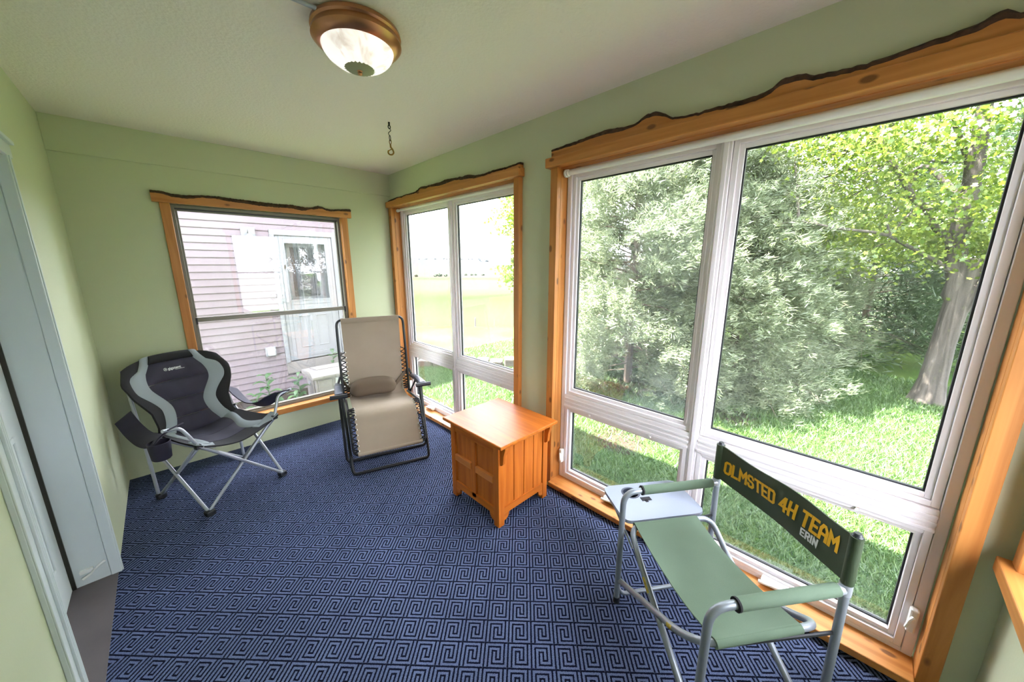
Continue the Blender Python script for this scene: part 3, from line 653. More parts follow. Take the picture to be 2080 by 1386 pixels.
def camp_chair():
    t = thing('folding_camp_chair', 'black and grey padded folding camp chair with cup holder under the far window', 'chair', (-1.653, -.588, 0), math.atan2(-.92, .38)-PI/2)
    O = lambda name, mb, mat, par=None, **k: obj(name, mb, mat, par or t, local=True, **k)
    rel = lambda pts: [Q(*p) for p in pts]
    r = .0098
    ft = lambda s, f, z=.03: (s*.226, f, z)
    SC_ = lambda s: (s*.228, .242, .478)
    J = lambda s: (s*.262, -.30, .45)
    RF = lambda s: (s*.252, -.265, .03)
    # crossing poles, each its own part
    for s in (-1, 1):
        O('front_pole', MB().tube(rel([(s*.226, .232+.006*s, .03), (-s*.228, .242+.006*s, .470)]), r, 10), 'steel', smooth=True)
        O('side_pole', MB().tube(rel([(s*.236, .222, .03), (s*.270, -.29, .45)]), r, 10), 'steel', smooth=True)
        O('side_pole', MB().tube(rel([(s*.256, -.255, .03), (s*.236, .235, .462)]), r, 10), 'steel', smooth=True)
        O('rear_pole', MB().tube(rel([(s*.246, -.268+.006*s, .03), (-s*.258, -.305+.006*s, .44)]), r, 10), 'steel', smooth=True)
        O('back_post', MB().tube(rel([(s*.266, -.275, .03), (s*.268, -.305, .45), (s*.245, -.445, .86)]), r, 10), 'steel', smooth=True)
        O('arm_tube', MB().tube(fillet(rel([(s*.228, .243, .47), (s*.262, .235, .555), (s*.288, .225, .612), (s*.372, .25, .632)]), .035), r, 10), 'steel', smooth=True)
        for f, ss in ((.230, .231), (-.266, .258)):
            b = MB(); b.box((-s*ss-.024, f-.022, .003), (-s*ss+.024, f+.022, .034)); b.tube(rel([(s*ss, f, 0), (s*ss, f, .012)]), [.026, .020], 14)
            O('foot_joint', b, 'blackplastic', bevel=.006)
        b = MB(); b.box((-s*.262-.018, -.318, .428), (-s*.262+.018, -.286, .468)); O('corner_joint', b, 'blackplastic', bevel=.005)
        b = MB(); b.box((-s*.230-.016, .228, .452), (-s*.230+.016, .256, .482)); O('corner_joint', b, 'blackplastic', bevel=.005)
    # back surface
    def hw(v): return float(np.interp(v, [0, .15, .35, .6, .8, 1], [.235, .215, .222, .278, .300, .262]))
    def B(x, v):
        """x -1..1 across, v 0..1 up"""
        f = lerp(-.225, -.452, v**.85)+.10*abs(x)**2.4*(.45+.55*math.sin(min(1, v*1.1)*PI/2))*(1-.55*max(0, v-.7)/.3)
        z = lerp(.392, .925, v)-.055*abs(x)**3*v*v
        return Q(x*hw(v), f, z+.035*abs(x)**2*(1-v)**2)
    def strip(x0, x1, v0, v1): return lambda u, v: B(lerp(x0(lerp(v0, v1, v)), x1(lerp(v0, v1, v)), u), lerp(v0, v1, v))
    inL = lambda v: .50+.10*math.cos(v*9.0+.4); outL = lambda v: .80+.09*math.cos(v*9.0+.2)-(.12 if v > .85 else 0)
    cuts = [0, .20, .42, .66, .90]
    for i in range(4):
        O('back_cushion', MB().pad(strip(lambda v: -inL(v), inL, cuts[i]+.002, cuts[i+1]-.002), 16, 10, lambda u, v: .014+.042*math.sin(PI*v)**.6*max(0., 1-abs(2*u-1)**4)*(1+.12*math.sin(u*17+i*2))), 'navy_fab', smooth=True)
    O('headrest_roll', MB().pad(strip(lambda v: -inL(v)-.02, lambda v: inL(v)+.02, .90, 1.0), 16, 8, lambda u, v: .016+.038*math.sin(PI*v)**.6), 'black_fab', smooth=True, label='black padded roll along the top of the backrest')
    for s in (-1, 1):
        O('grey_side_panel', MB().pad(strip(lambda v, s=s: s*inL(v), lambda v, s=s: s*outL(v), .0, 1.0), 7, 30, lambda u, v: .014+.020*math.sin(PI*u)**.7*(.55+.45*abs(math.sin(v*PI*3.5)))), 'grey_fab', smooth=True, label='light grey padded side stripe')
        O('back_wing', MB().pad(strip(lambda v, s=s: s*outL(v), lambda v, s=s: s*1.0, .02, .985), 6, 24, lambda u, v: .012+.010*math.sin(PI*u)), 'black_fab', smooth=True, label='black outer edge panel of the backrest')
    # seat surface
    def St(x, v):
        """v 0 front .. 1 rear crease"""
        f = lerp(.262, -.245, v)-.012*(1-x*x)*(1-v); w = lerp(.236, .222, v)
        z = lerp(.476, .455, v)-lerp(.078, .070, v)*(1-abs(x)**1.7)-.012*math.sin(v*PI)
        return Q(x*w, f, z)
    def sst(x0, x1, v0, v1): return lambda u, v: St(lerp(x0(lerp(v0, v1, v)), x1(lerp(v0, v1, v)), u), lerp(v0, v1, v))
    si = lambda v: .58+.10*math.cos(v*7+.5)
    so = lambda v: .82+.08*math.cos(v*7)
    for v0, v1 in ((.30, .64), (.645, 1.0)):
        O('seat_cushion', MB().pad(sst(lambda v: -si(v), si, v0, v1), 16, 10, lambda u, v: .012+.026*math.sin(PI*v)**.6*max(0., 1-abs(2*u-1)**4)), 'navy_fab', smooth=True)
    O('seat_front_mesh', MB().pad(sst(lambda v: -.86, lambda v: .86, 0, .295), 16, 8, lambda u, v: .008), 'black_fab', smooth=True, label='black mesh strip at the front of the seat')
    for s in (-1, 1):
        O('seat_side_panel', MB().pad(sst(lambda v, s=s: s*si(v), lambda v, s=s: s*so(v), .12, 1), 6, 18, lambda u, v: .012+.016*math.sin(PI*u)**.7), 'grey_fab', smooth=True, label='light grey padded stripe along the seat')
        O('seat_edge', MB().pad(sst(lambda v, s=s: s*so(v), lambda v, s=s: s*1.04, .0, 1), 5, 18, lambda u, v: .009), 'black_fab' , smooth=True)
        O('seat_corner_gusset', MB().pad(lambda u, v, s=s: Q(s*lerp(.12+.02*u, .246, v), lerp(.185, .262, u)-.02*(1-v), lerp(.418, .486, v**1.3)+.006), 5, 8, lambda u, v: .009), 'grey_fab', smooth=True)
        # sling arm
        ap = [(-.375, .585), (-.27, .515), (-.14, .478), (.0, .505), (.13, .578), (.235, .637)]
        def A(u, v, s=s):
            p = catmull(ap, v); return Q(s*lerp(.268, .352, u), p[0]+.03*u*(v > .8)*(v-.8)*5, p[1]-(u-.4)*.055*min(1, (1-v)*3.5)+.008*math.sin(v*PI)*(1-2*abs(u-.5)))
        O('sling_arm', MB().pad(A, 6, 24, lambda u, v: .007), 'navy_fab', smooth=True)
    cx, cf = -.318, .03
    cup = MB(); ring = [(.052*math.cos(a), .052*math.sin(a)) for a in np.linspace(0, 2*PI, 25)[:-1]]
    cup.lathe([(.0, .388), (.040, .388), (.046, .395), (.054, .498), (.050, .498), (.043, .400), (.0, .397)], (-cx, cf, 0), 24)
    O('cup_holder', cup, 'navy_fab', smooth=True)
    # printed mark and lettering on the top back cushion
    def on_back(x, y, s0=-.068, v0=.778, off=.0305):
        v = v0+y/.54; xx = (s0+x)/hw(v); e = 1e-3; p = Vector(B(xx, v)); du = Vector(B(xx+e, v))-p; dv = Vector(B(xx, v+e))-p; n = du.cross(dv).normalized()
        if n.y < 0: n = -n
        return p+n*off
    cu = bpy.data.curves.new('print', 'FONT'); cu.body = 'gigatent'; cu.size = .0235; cu.offset = .0006
    to = bpy.data.objects.new('print', cu); COL.objects.link(to); bpy.context.view_layer.update()
    tm = to.to_mesh(); mb = MB(); mb.add([on_back(v.co.x+.026, v.co.y+.001) for v in tm.vertices], [tuple(p.vertices) for p in tm.polygons]); to.to_mesh_clear(); bpy.data.objects.remove(to)
    circ = [(.011+.0105*math.cos(a), .008+.0105*math.sin(a)) for a in np.linspace(0, 2*PI, 25)[:-1]]; inn = [(.011+.0085*math.cos(a), .008+.0085*math.sin(a)) for a in np.linspace(0, 2*PI, 25)[:-1]]
    mb.add([on_back(*p) for p in circ+inn], [(i, (i+1) % 24, 24+(i+1) % 24, 24+i) for i in range(24)])
    sc_ = lambda q: (.011+(q[0]-.013)*.8, .008+(q[1]-.009)*.8)
    for tri in ([(.004, .003), (.009, .003), (.0135, .017), (.011, .017)], [(.022, .003), (.017, .003), (.012, .015), (.0135, .018)], [(.010, .003), (.016, .003), (.013, .008)]): mb.add([on_back(*sc_(p)) for p in tri], [tuple(range(len(tri)))])
    mb.add([on_back(*p) for p in [(.064, -.005), (.118, -.005), (.118, -.003), (.064, -.003)]], [(0, 1, 2, 3)])
    O('printed_name', mb, 'white_print', label='white printed name and round tent emblem')
camp_chair()

def director_chair():
    t = thing('director_chair', 'green canvas director chair with printed dark backrest and side tray', 'chair', (-.466, -3.313, 0), math.atan2(.58, -.81)-PI/2)
    O = lambda name, mb, mat, par=None, **k: obj(name, mb, mat, par or t, local=True, **k)
    rel = lambda pts: [Q(*p) for p in pts]
    r = .0125; FF, FB = .232, -.214
    for s in (-1, 1):
        O('arm_and_front_leg', MB().tube(fillet(rel([(s*.266, FF, .012), (s*.266, FF, .568), (s*.272, FB+.012, .568)]), .06), r, 14), 'greymetal', smooth=True)
        O('rear_leg', MB().tube(rel([(s*.274, FB-.012, .012), (s*.274, FB, .755)]), r, 14), 'greymetal', smooth=True)
        O('lower_side_bar', MB().tube(fillet(rel([(s*.266, FF-.003, .075), (s*.268, FF-.028, .035), (s*.272, FB+.02, .035), (s*.274, FB-.004, .075)]), .03), .009, 10), 'greymetal', smooth=True)
        b = MB(); b.tube(rel([(s*.272, FB+.034, .568), (s*.272, FB+.004, .568)]), .0155, 12); b.tube(rel([(s*.274, FB, .552), (s*.274, FB, .588)]), .0165, 12); O('arm_clamp', b, 'steel', smooth=True)
        O('arm_sleeve', MB().tube(rel([(s*.268, FF-.085, .568), (s*.271, FB+.028, .568)]), [.0195, .0195], 18), 'olive', smooth=True, label='sage green canvas sleeve on the arm')
        O('sleeve_cuff', MB().tube(rel([(s*.268, FF-.080, .568), (s*.268, FF-.0865, .568)]), .0205, 18), 'black_fab', smooth=True)
        for f in (FF, FB-.012):
            ss = .266 if f > 0 else .274
            O('foot_cap', MB().tube(rel([(s*ss, f, 0), (s*ss, f, .03)]), .0155, 12), 'blackplastic', smooth=True)
        O('back_post_cap', MB().tube(rel([(s*.274, FB, .752), (s*.274, FB, .763)]), [.0135, .009], 12), 'blackplastic', smooth=True)
    # seat rails whose ends run down and across to the opposite side
    for s, zf in ((-1, .055), (1, .118)):
        fo = .010*s
        O('seat_rail', MB().tube(fillet(rel([(-s*.262, FF-.016+fo, zf), (s*.15, FF-.016+fo, .335), (s*.248, FF-.030, .408), (s*.248, FB+.030, .408), (s*.15, FB+.020-fo, .335), (-s*.262, FB+.018-fo, zf)]), .055, 8), .0118, 14), 'greymetal', smooth=True)
        O('brace_bar', MB().tube(rel([(s*.248, FF-.10, .392), (s*.270, FB+.006, .40)]), .006, 8), 'blackmetal', smooth=True)
        zz, dz = (.300, .030) if s < 0 else (.322, .014)
        pt = lambda z, d: (s*lerp(.15, -.262, (.335-z)/(.335-zf)), FF-.016+fo+d, z)
        O('caution_sticker', MB().tube(rel([pt(zz, .0035), pt(zz-dz, .0035)]), .0100, 12, caps=False), 'sticker', smooth=True, label='worn yellow sticker on the tube')
    def seat(u, v):
        x = (u-.5)*2; f = lerp(FF-.050, FB+.098, v)
        return Q(x*.250, f, .4215-.030*(1-abs(x)**2.2)-.004*math.sin(v*9+x*2)*(1-x*x))
    O('seat_canvas', MB().pad(seat, 24, 12, lambda u, v: .004), 'olive', smooth=True)
    for s in (-1, 1):
        O('seat_hem', MB().tube(rel([(s*.248, FF-.050, .408), (s*.248, FB+.098, .408)]), .0150, 14), 'olive', smooth=True)
    def back(x, z, off=0):
        """x -1..1, z height"""
        return Q(x*.276, FB+.006-.032*(1-abs(x)**2.2)+.006*math.sin(x*4+z*30)*(1-x*x)+off, z)
    def bk(u, v):
        x = (u-.5)*2; top = .752-.013*(1-x*x)+.003*math.sin(x*5+1); bot = .592-.012*(1-x*x)+.008*max(0, -x-.2)
        return back(x, lerp(bot, top, v))
    O('back_canvas', MB().pad(bk, 30, 8, lambda u, v: .0045), 'darkgreen', smooth=True, label='dark green back panel with yellow lettering')
    for s in (-1, 1): O('back_sleeve', MB().tube(rel([(s*.274, FB-.001, .590), (s*.274, FB+.001, .752)]), .0165, 14), 'darkgreen', smooth=True)
    def line(x0, z0, slope): return lambda x, y: back((x0+x)/.276, z0+y+x*slope, .0040)
    mb, w = text_mesh('OLMSTED 4H TEAM', .048, .0115, .0105, line(-.236, .639, .042), .80); print('text width', w)
    O('yellow_lettering', mb, 'yellow', label='yellow block letters printed on the back panel')
    mb, w2 = text_mesh('ERIN', .024, .0075, .0060, line(.108, .6165, .03), .9); print('w2', w2)
    O('white_lettering', mb, 'white_print', label='white block letters under the yellow line')
    # side tray with cup hole
    cs, cf, cr = -.475, .085, .040
    poly = []
    for (s0, f0) in ((-.285, -.195), (-.285, .205), (-.545, .205), (-.545, -.195)): poly.append((s0, f0))
    rp = [(p.x, p.y) for p in fillet([(a, b, 0) for a, b in poly], .045, 5, True)]
    rp = sorted(rp, key=lambda p: math.atan2(p[1]-cf, p[0]-cs)); N = 96
    def ray_hit(a):
        d = (math.cos(a), math.sin(a)); best = None
        for i in range(len(rp)):
            (x1, y1), (x2, y2) = rp[i], rp[(i+1) % len(rp)]; ex, ey = x2-x1, y2-y1; den = d[0]*ey-d[1]*ex
            if abs(den) < 1e-12: continue
            tt = ((x1-cs)*ey-(y1-cf)*ex)/den; uu = ((x1-cs)*d[1]-(y1-cf)*d[0])/den
            if tt > 0 and -1e-6 <= uu <= 1+1e-6: best = tt if best is None else max(best, tt)
        return best
    A_ = [2*PI*i/N for i in range(N)]; vs = []
    for z in (.404, .388):
        for rad in (1, 0):
            for a in A_:
                d = cr if rad else ray_hit(a); vs.append(Q(cs+d*math.cos(a), cf+d*math.sin(a), z))
    fs = []
    for i in range(N):
        j = (i+1) % N; fs += [(i, j, N+j, N+i), (2*N+i, 3*N+i, 3*N+j, 2*N+j), (N+i, N+j, 3*N+j, 3*N+i), (i, 2*N+i, 2*N+j, j)]
    tr = O('side_tray', MB().add(vs, fs), 'tray', label='light grey folding side tray')
    O('cup_ring', MB().lathe([(cr-.001, .370), (cr+.005, .4045), (cr+.001, .4065), (cr-.004, .404), (cr-.003, .370)], (-cs, cf, 0), 40), 'greyplastic', smooth=True)
    O('cup_net', MB().lathe([(cr-.002, .385), (cr-.006, .32), (.0, .315)], (-cs, cf, 0), 30), 'black_fab', smooth=True, label='black cup holder net under the tray')
    O('tray_slot', MB().box((.405, .008, .4035), (.432, .058, .4052)).box((.395, .03, .4035), (.41, .045, .4052)), 'black_fab')
    for f in (.18, -.17): O('tray_strut', MB().tube(rel([(-.52, f, .388), (-.285, f*.9, .26)]), .006, 8), 'greymetal', smooth=True)
M['sticker'] = plain('worn_yellow_sticker', rgb(190, 165, 70), .5, var=.4, vscale=70)
director_chair()

# ------------------------------------------------------------------ cabinet
def cabinet():
    x0, x1, y0, y1, z1 = -.575, -.140, -2.240, -1.775, .535
    t = thing('storage_cabinet', 'orange stained mission style wooden cabinet between the two windows', 'cabinet', ((x0+x1)/2, (y0+y1)/2, 0))
    O = lambda n, mb, m, **k: obj(n, mb, m, t, **k)
    O('top_board', MB().box((-.606, -2.296, z1), (-.112, -1.732, z1+.020)), 'cab_y', bevel=.005)
    O('carcass', MB().box((x0+.018, y0+.018, .07), (x1-.01, y1-.01, z1-.002)), 'cab_z')
    for x in (x0, x1-.045):
        for y in (y0, y1-.045): O('corner_post', MB().box((x, y, 0), (x+.045, y+.045, z1)), 'cab_z', bevel=.003)
    ya, yb = y0+.045, y1-.045; ym = (ya+yb)/2
    # left face (doors): centre stile, rails, four recessed panels
    O('top_rail', MB().box((x0+.002, ya, z1-.062), (x0+.02, yb, z1)), 'cab_y', bevel=.002)
    O('centre_stile', MB().box((x0+.002, ym-.020, .09), (x0+.02, ym+.020, z1-.062)), 'cab_z', bevel=.002)
    for a, b in ((ya, ym-.020), (ym+.020, yb)):
        for q0, q1 in ((.10, .275), (.318, z1-.062)): O('door_panel', MB().box((x0+.0125, a+.001, q0+.001), (x0+.0185, b-.001, q1-.001)), 'cab_z')
        O('mid_rail', MB().box((x0-.004, a+.003, .275), (x0+.018, b-.003, .318)), 'cab_lite', bevel=.003, label='paler horizontal pull rail across the door')
    def apron(T, a, b, d0, d1):
        n = 10; pts = [(a, .03), (a, .118), (b, .118), (b, .03)]
        arch = [(b-.035*math.sin(k/n*PI/2)-.005, .03+.042*(1-math.cos(k/n*PI/2))) for k in range(n+1)]+[(a+.005+.035*math.sin(k/n*PI/2), .03+.042*(1-math.cos(k/n*PI/2))) for k in range(n, -1, -1)]
        return MB().prism(pts+arch, d0, d1, T)
    O('apron', apron(lambda a, b, d: (d, a, b), ya, yb, x0+.002, x0+.02), 'cab_y')
    xa, xb = x0+.045, x1-.045
    O('apron', apron(lambda a, b, d: (a, d, b), xa, xb, y0+.002, y0+.02), 'cab_x')
    O('top_rail', MB().box((xa, y0+.002, z1-.045), (xb, y0+.02, z1)), 'cab_x', bevel=.002)
    w = (xb-xa)/4
    for k in range(4): O('plank', MB().box((xa+k*w+.0022, y0+.007, .115), (xa+(k+1)*w-.0022, y0+.0185, z1-.045)), 'cab_z', bevel=.0025)
    for x in (x0+.012, x1-.036):
        prof = [(0, 0), (.043, 0), (.043, -.018), (.030, -.060), (.024, -.115), (.010, -.128), (0, -.128)]
        O('corbel', MB().prism(prof, x, x+.024, lambda a, b, d: (d, y0-a, z1+b)), 'cab_z', bevel=.002)
    O('rear_rail', MB().box((x1-.02, ya, .09), (x1-.002, yb, z1)), 'cab_y')
cabinet()

# ------------------------------------------------------------------ outside: ground and fields
GZ = -.50
def ground_z(x, y):
    s = .73*x+.68*y
    d = np.clip(s-4.2, 0, None)
    z = GZ-.17*np.clip(d-2, 0, 45)*np.clip(d/10, 0, 1)
    z = np.where(s > 60, np.maximum(z, -9)+np.clip(s-330, 0, None)**1.12*.0105, z)
    return z
def terrain():
    S = np.concatenate([np.linspace(-40, 0, 9), np.linspace(.5, 60, 110), np.geomspace(62, 1600, 60)])
    Tt = np.concatenate([-np.geomspace(900, 4, 26), np.linspace(-3.5, 3.5, 12), np.geomspace(4, 900, 26)])
    ex = np.array((.73, .68)); ex = ex/np.linalg.norm(ex); ey = np.array((-ex[1], ex[0])); rn = np.random.default_rng(3)
    vs = []
    for s in S:
        for t in Tt:
            w = 1+max(0, s)/60; x, y = ex*s+ey*t*w; z = float(ground_z(np.array(x), np.array(y)))
            if s > 700: z += 5*math.sin(t*.02+1)+3*math.sin(t*.05)
            vs.append((x, y, z))
    n = len(Tt); fs = [(j*n+i, (j+1)*n+i, (j+1)*n+i+1, j*n+i+1) for j in range(len(S)-1) for i in range(n-1)]
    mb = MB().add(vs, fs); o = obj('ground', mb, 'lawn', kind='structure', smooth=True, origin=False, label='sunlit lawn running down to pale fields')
terrain()
def grass_blades():
    n = 420000; rn = np.random.default_rng(11)
    d = rn.random(n)**1.35; a = rn.uniform(-.95, 2.2, n)          # polar round the window wall
    x = .32+(d*7.2)*np.abs(np.cos(a*.55-.2)); y = rn.uniform(-5.6, 3.2, n)
    keep = ~((y > 1.3) & (x < 1.2)); x, y = x[keep], y[keep]
    # bare soil under the cedars
    p = np.ones(len(x))
    for cx, cy, r in SOIL:
        p *= np.clip((np.hypot(x-cx, y-cy)/(r*1.1))**2, .16, 1)
    k = rn.random(len(x)) < p; x, y = x[k], y[k]; n = len(x)
    z = ground_z(x, y); h = rn.uniform(.022, .060, n)*(1+.25*x/5); th = rn.uniform(0, 2*PI, n); w = .0028+.0011*x
    lean = rn.normal(0, .035, (n, 2)); V = np.zeros((n, 3, 3))
    V[:, 0] = np.stack([x-np.cos(th)*w, y-np.sin(th)*w, z], 1); V[:, 1] = np.stack([x+np.cos(th)*w, y+np.sin(th)*w, z], 1)
    V[:, 2] = np.stack([x+lean[:, 0], y+lean[:, 1], z+h], 1)
    o = np_mesh('grass', V.reshape(-1, 3), 3, 'grass', rn.random(n))
    tag(o, 'mown green grass growing on the lawn outside', 'grass', kind='stuff')
grass_blades()

# unseen pale slab added so the far window reflects white instead of lawn
obj('reflection_slab', MB().box((-9, -24, GZ-.1), (.9, -4.75, GZ+.012)).box((-9, -95, GZ-.1), (16, -15.5, GZ+.012)), plain('pale_slab', (.022, .0195, .0195, 1), .9, bump=.3, bscale=30, var=.12, vscale=2), kind='structure', label='unseen pale slab added beyond the end wall to whiten the window reflection')

# ------------------------------------------------------------------ trees
def spray_cloud(centers, dirs, rn, per, length, width, spread):
    """feathery sprays: several thin blades fanned round each direction"""
    n = len(centers); c = np.repeat(centers, per, 0); d = np.repeat(dirs, per, 0)+rn.normal(0, spread, (n*per, 3)); d /= np.linalg.norm(d, axis=1)[:, None]
    c = c+rn.normal(0, length*.35, c.shape); L = length*rn.uniform(.5, 1.2, n*per)
    s = np.cross(d, rn.normal(0, 1, d.shape)); s /= np.linalg.norm(s, axis=1)[:, None]; w = width*rn.uniform(.6, 1.3, n*per)
    V = np.zeros((n*per, 4, 3)); V[:, 0] = c; V[:, 1] = c+d*(L*.45)[:, None]+s*w[:, None]; V[:, 2] = c+d*L[:, None]; V[:, 3] = c+d*(L*.45)[:, None]-s*w[:, None]
    return V.reshape(-1, 3), np.repeat(rn.random(n), per)*.7+rn.random(n*per)*.3
def cedar(name, x, y, height, rad, n, mat, label, seed, group=None, low=.12, per=7, length=.13, width=.0065, power=.8, lean=(0, 0)):
    rn = np.random.default_rng(seed); gz = float(ground_z(np.array(x), np.array(y))); t = thing(name, label, 'tree', (x, y, gz), 0, group)
    # branches first, foliage clings to them
    nb = 150; bt = []; C = []; D = []
    tw = MB(); tw.tube([(x, y, gz-.05), (x+lean[0]*.3, y+lean[1]*.3, gz+height*.4), (x+lean[0], y+lean[1], gz+height*.96)], [.075, .05, .006], 8)
    br = MB()
    for i in range(nb):
        h = low+(1-low)*(i+.5)/nb; az = i*2.39996+rn.normal(0, .3); prof = (1-((h-low)/(1-low))**1.6)**power*(.78+.22*min(1, (h-low+.06)/.14))
        R = rad*prof*rn.uniform(.72, 1.1)
        if R < .08: R = .08
        p0 = np.array((x+lean[0]*h, y+lean[1]*h, gz+height*h*.93)); dv = np.array((math.cos(az), math.sin(az), 0.)); rise = rn.uniform(.10, .5)-(.25 if h < .25 else 0)
        pts = [p0+dv*R*q+np.array((0, 0, R*(rise*q-.18*q*q*(1+(h < .3))))) for q in (0, .35, .7, 1)]
        br.tube(pts, [.014, .010, .006, .003], 5, caps=False)
        m = max(6, int(n/nb*R/rad*1.25)); q = rn.uniform(.28, 1.05, m)**.75
        for j in range(m):
            k = q[j]; base = p0+dv*R*k+np.array((0, 0, R*(rise*k-.18*k*k)))
            off = rn.normal(0, 1, 3)*np.array((.22, .22, .13))*(.35+R*.32); C.append(base+off); D.append(dv*.8+np.array((-dv[1], dv[0], 0))*rn.normal(0, .7)+np.array((0, 0, rn.uniform(-.15, .75))))
    obj('trunk', tw, 'twig', t, smooth=True); o = obj('branches', br, 'twig', t, smooth=True); o['kind'] = 'stuff'
    C = np.array(C); D = np.array(D); D /= np.linalg.norm(D, axis=1)[:, None]
    C[:, 2] = np.maximum(C[:, 2], gz+.06)
    V, r = spray_cloud(C, D, rn, per, length, width, .42)
    V[:, 2] = np.maximum(V[:, 2], gz+.01)
    f = np_mesh('foliage', V, 4, mat, r, t, (x, y, gz)); f['kind'] = 'stuff'
cedar('cedar_tree', 3.85, -.75, 6.4, 1.75, 17000, 'cedarleaf', 'feathery green cedar filling the left pane of the big window', 21, low=.03, per=22, length=.085, width=.0056, power=.42)
cedar('cedar_tree', 4.75, -2.10, 3.95, 1.30, 11500, 'cedarleaf', 'feathery green cedar behind the middle post of the big window', 22, low=.02, per=20, length=.085, width=.0056, power=.6)
cedar('cedar_tree', 7.5, -2.55, 4.0, 1.15, 6500, 'cedarleaf', 'smaller pale cedar farther back, between the post cedar and dark evergreen', 23, low=.06, per=13, length=.12, width=.005)
cedar('dark_cedar_tree', 9.9, -3.5, 4.9, 2.2, 4200, 'darkleaf', 'dark green shaded cedar between the maple trunk and pale cedars', 24, low=.03, per=9, length=.24, width=.014, power=.6)
cedar('dark_cedar_tree', 13.2, -5.6, 6.0, 2.6, 2600, 'darkleaf', 'shaded evergreen farther off, seen right of the maple trunk', 25, low=.10, per=8, length=.30, width=.02, power=.6)
cedar('spruce_tree', 3.9, -10.2, 7.5, 2.7, 8000, 'spruce', 'blue green spruce mirrored in the storm door glass', 26, low=.03, per=9, length=.26, width=.022, power=.7)
cedar('cedar_tree', 5.7, .25, 6.6, 1.7, 9000, 'cedarleaf', 'rear cedar filling the gaps behind the left pane of the big window', 27, low=.05, per=14, length=.11, width=.008, power=.45)

def leaf_cloud(C, size, rn, down=.35):
    """lobed five point leaves, one hexagon-star polygon each"""
    n = len(C); nrm = rn.normal(0, 1, (n, 3))+np.array((0, 0, .45)); nrm /= np.linalg.norm(nrm, axis=1)[:, None]
    a = np.cross(nrm, rn.normal(0, 1, (n, 3))); a /= np.linalg.norm(a, axis=1)[:, None]; a[:, 2] -= down*rn.random(n); a /= np.linalg.norm(a, axis=1)[:, None]; b = np.cross(nrm, a)
    shp = [(-.42, 0), (-.38, .36), (-.06, .24), (.10, .52), (.24, .18), (.60, 0), (.24, -.18), (.10, -.52), (-.06, -.24), (-.38, -.36)]
    s = size*rn.uniform(.6, 1.25, n); V = np.zeros((n, len(shp), 3))
    for k, (p, q) in enumerate(shp): V[:, k] = C+a*(p*s)[:, None]+b*(q*s)[:, None]
    return V.reshape(-1, 3), len(shp), rn.random(n)
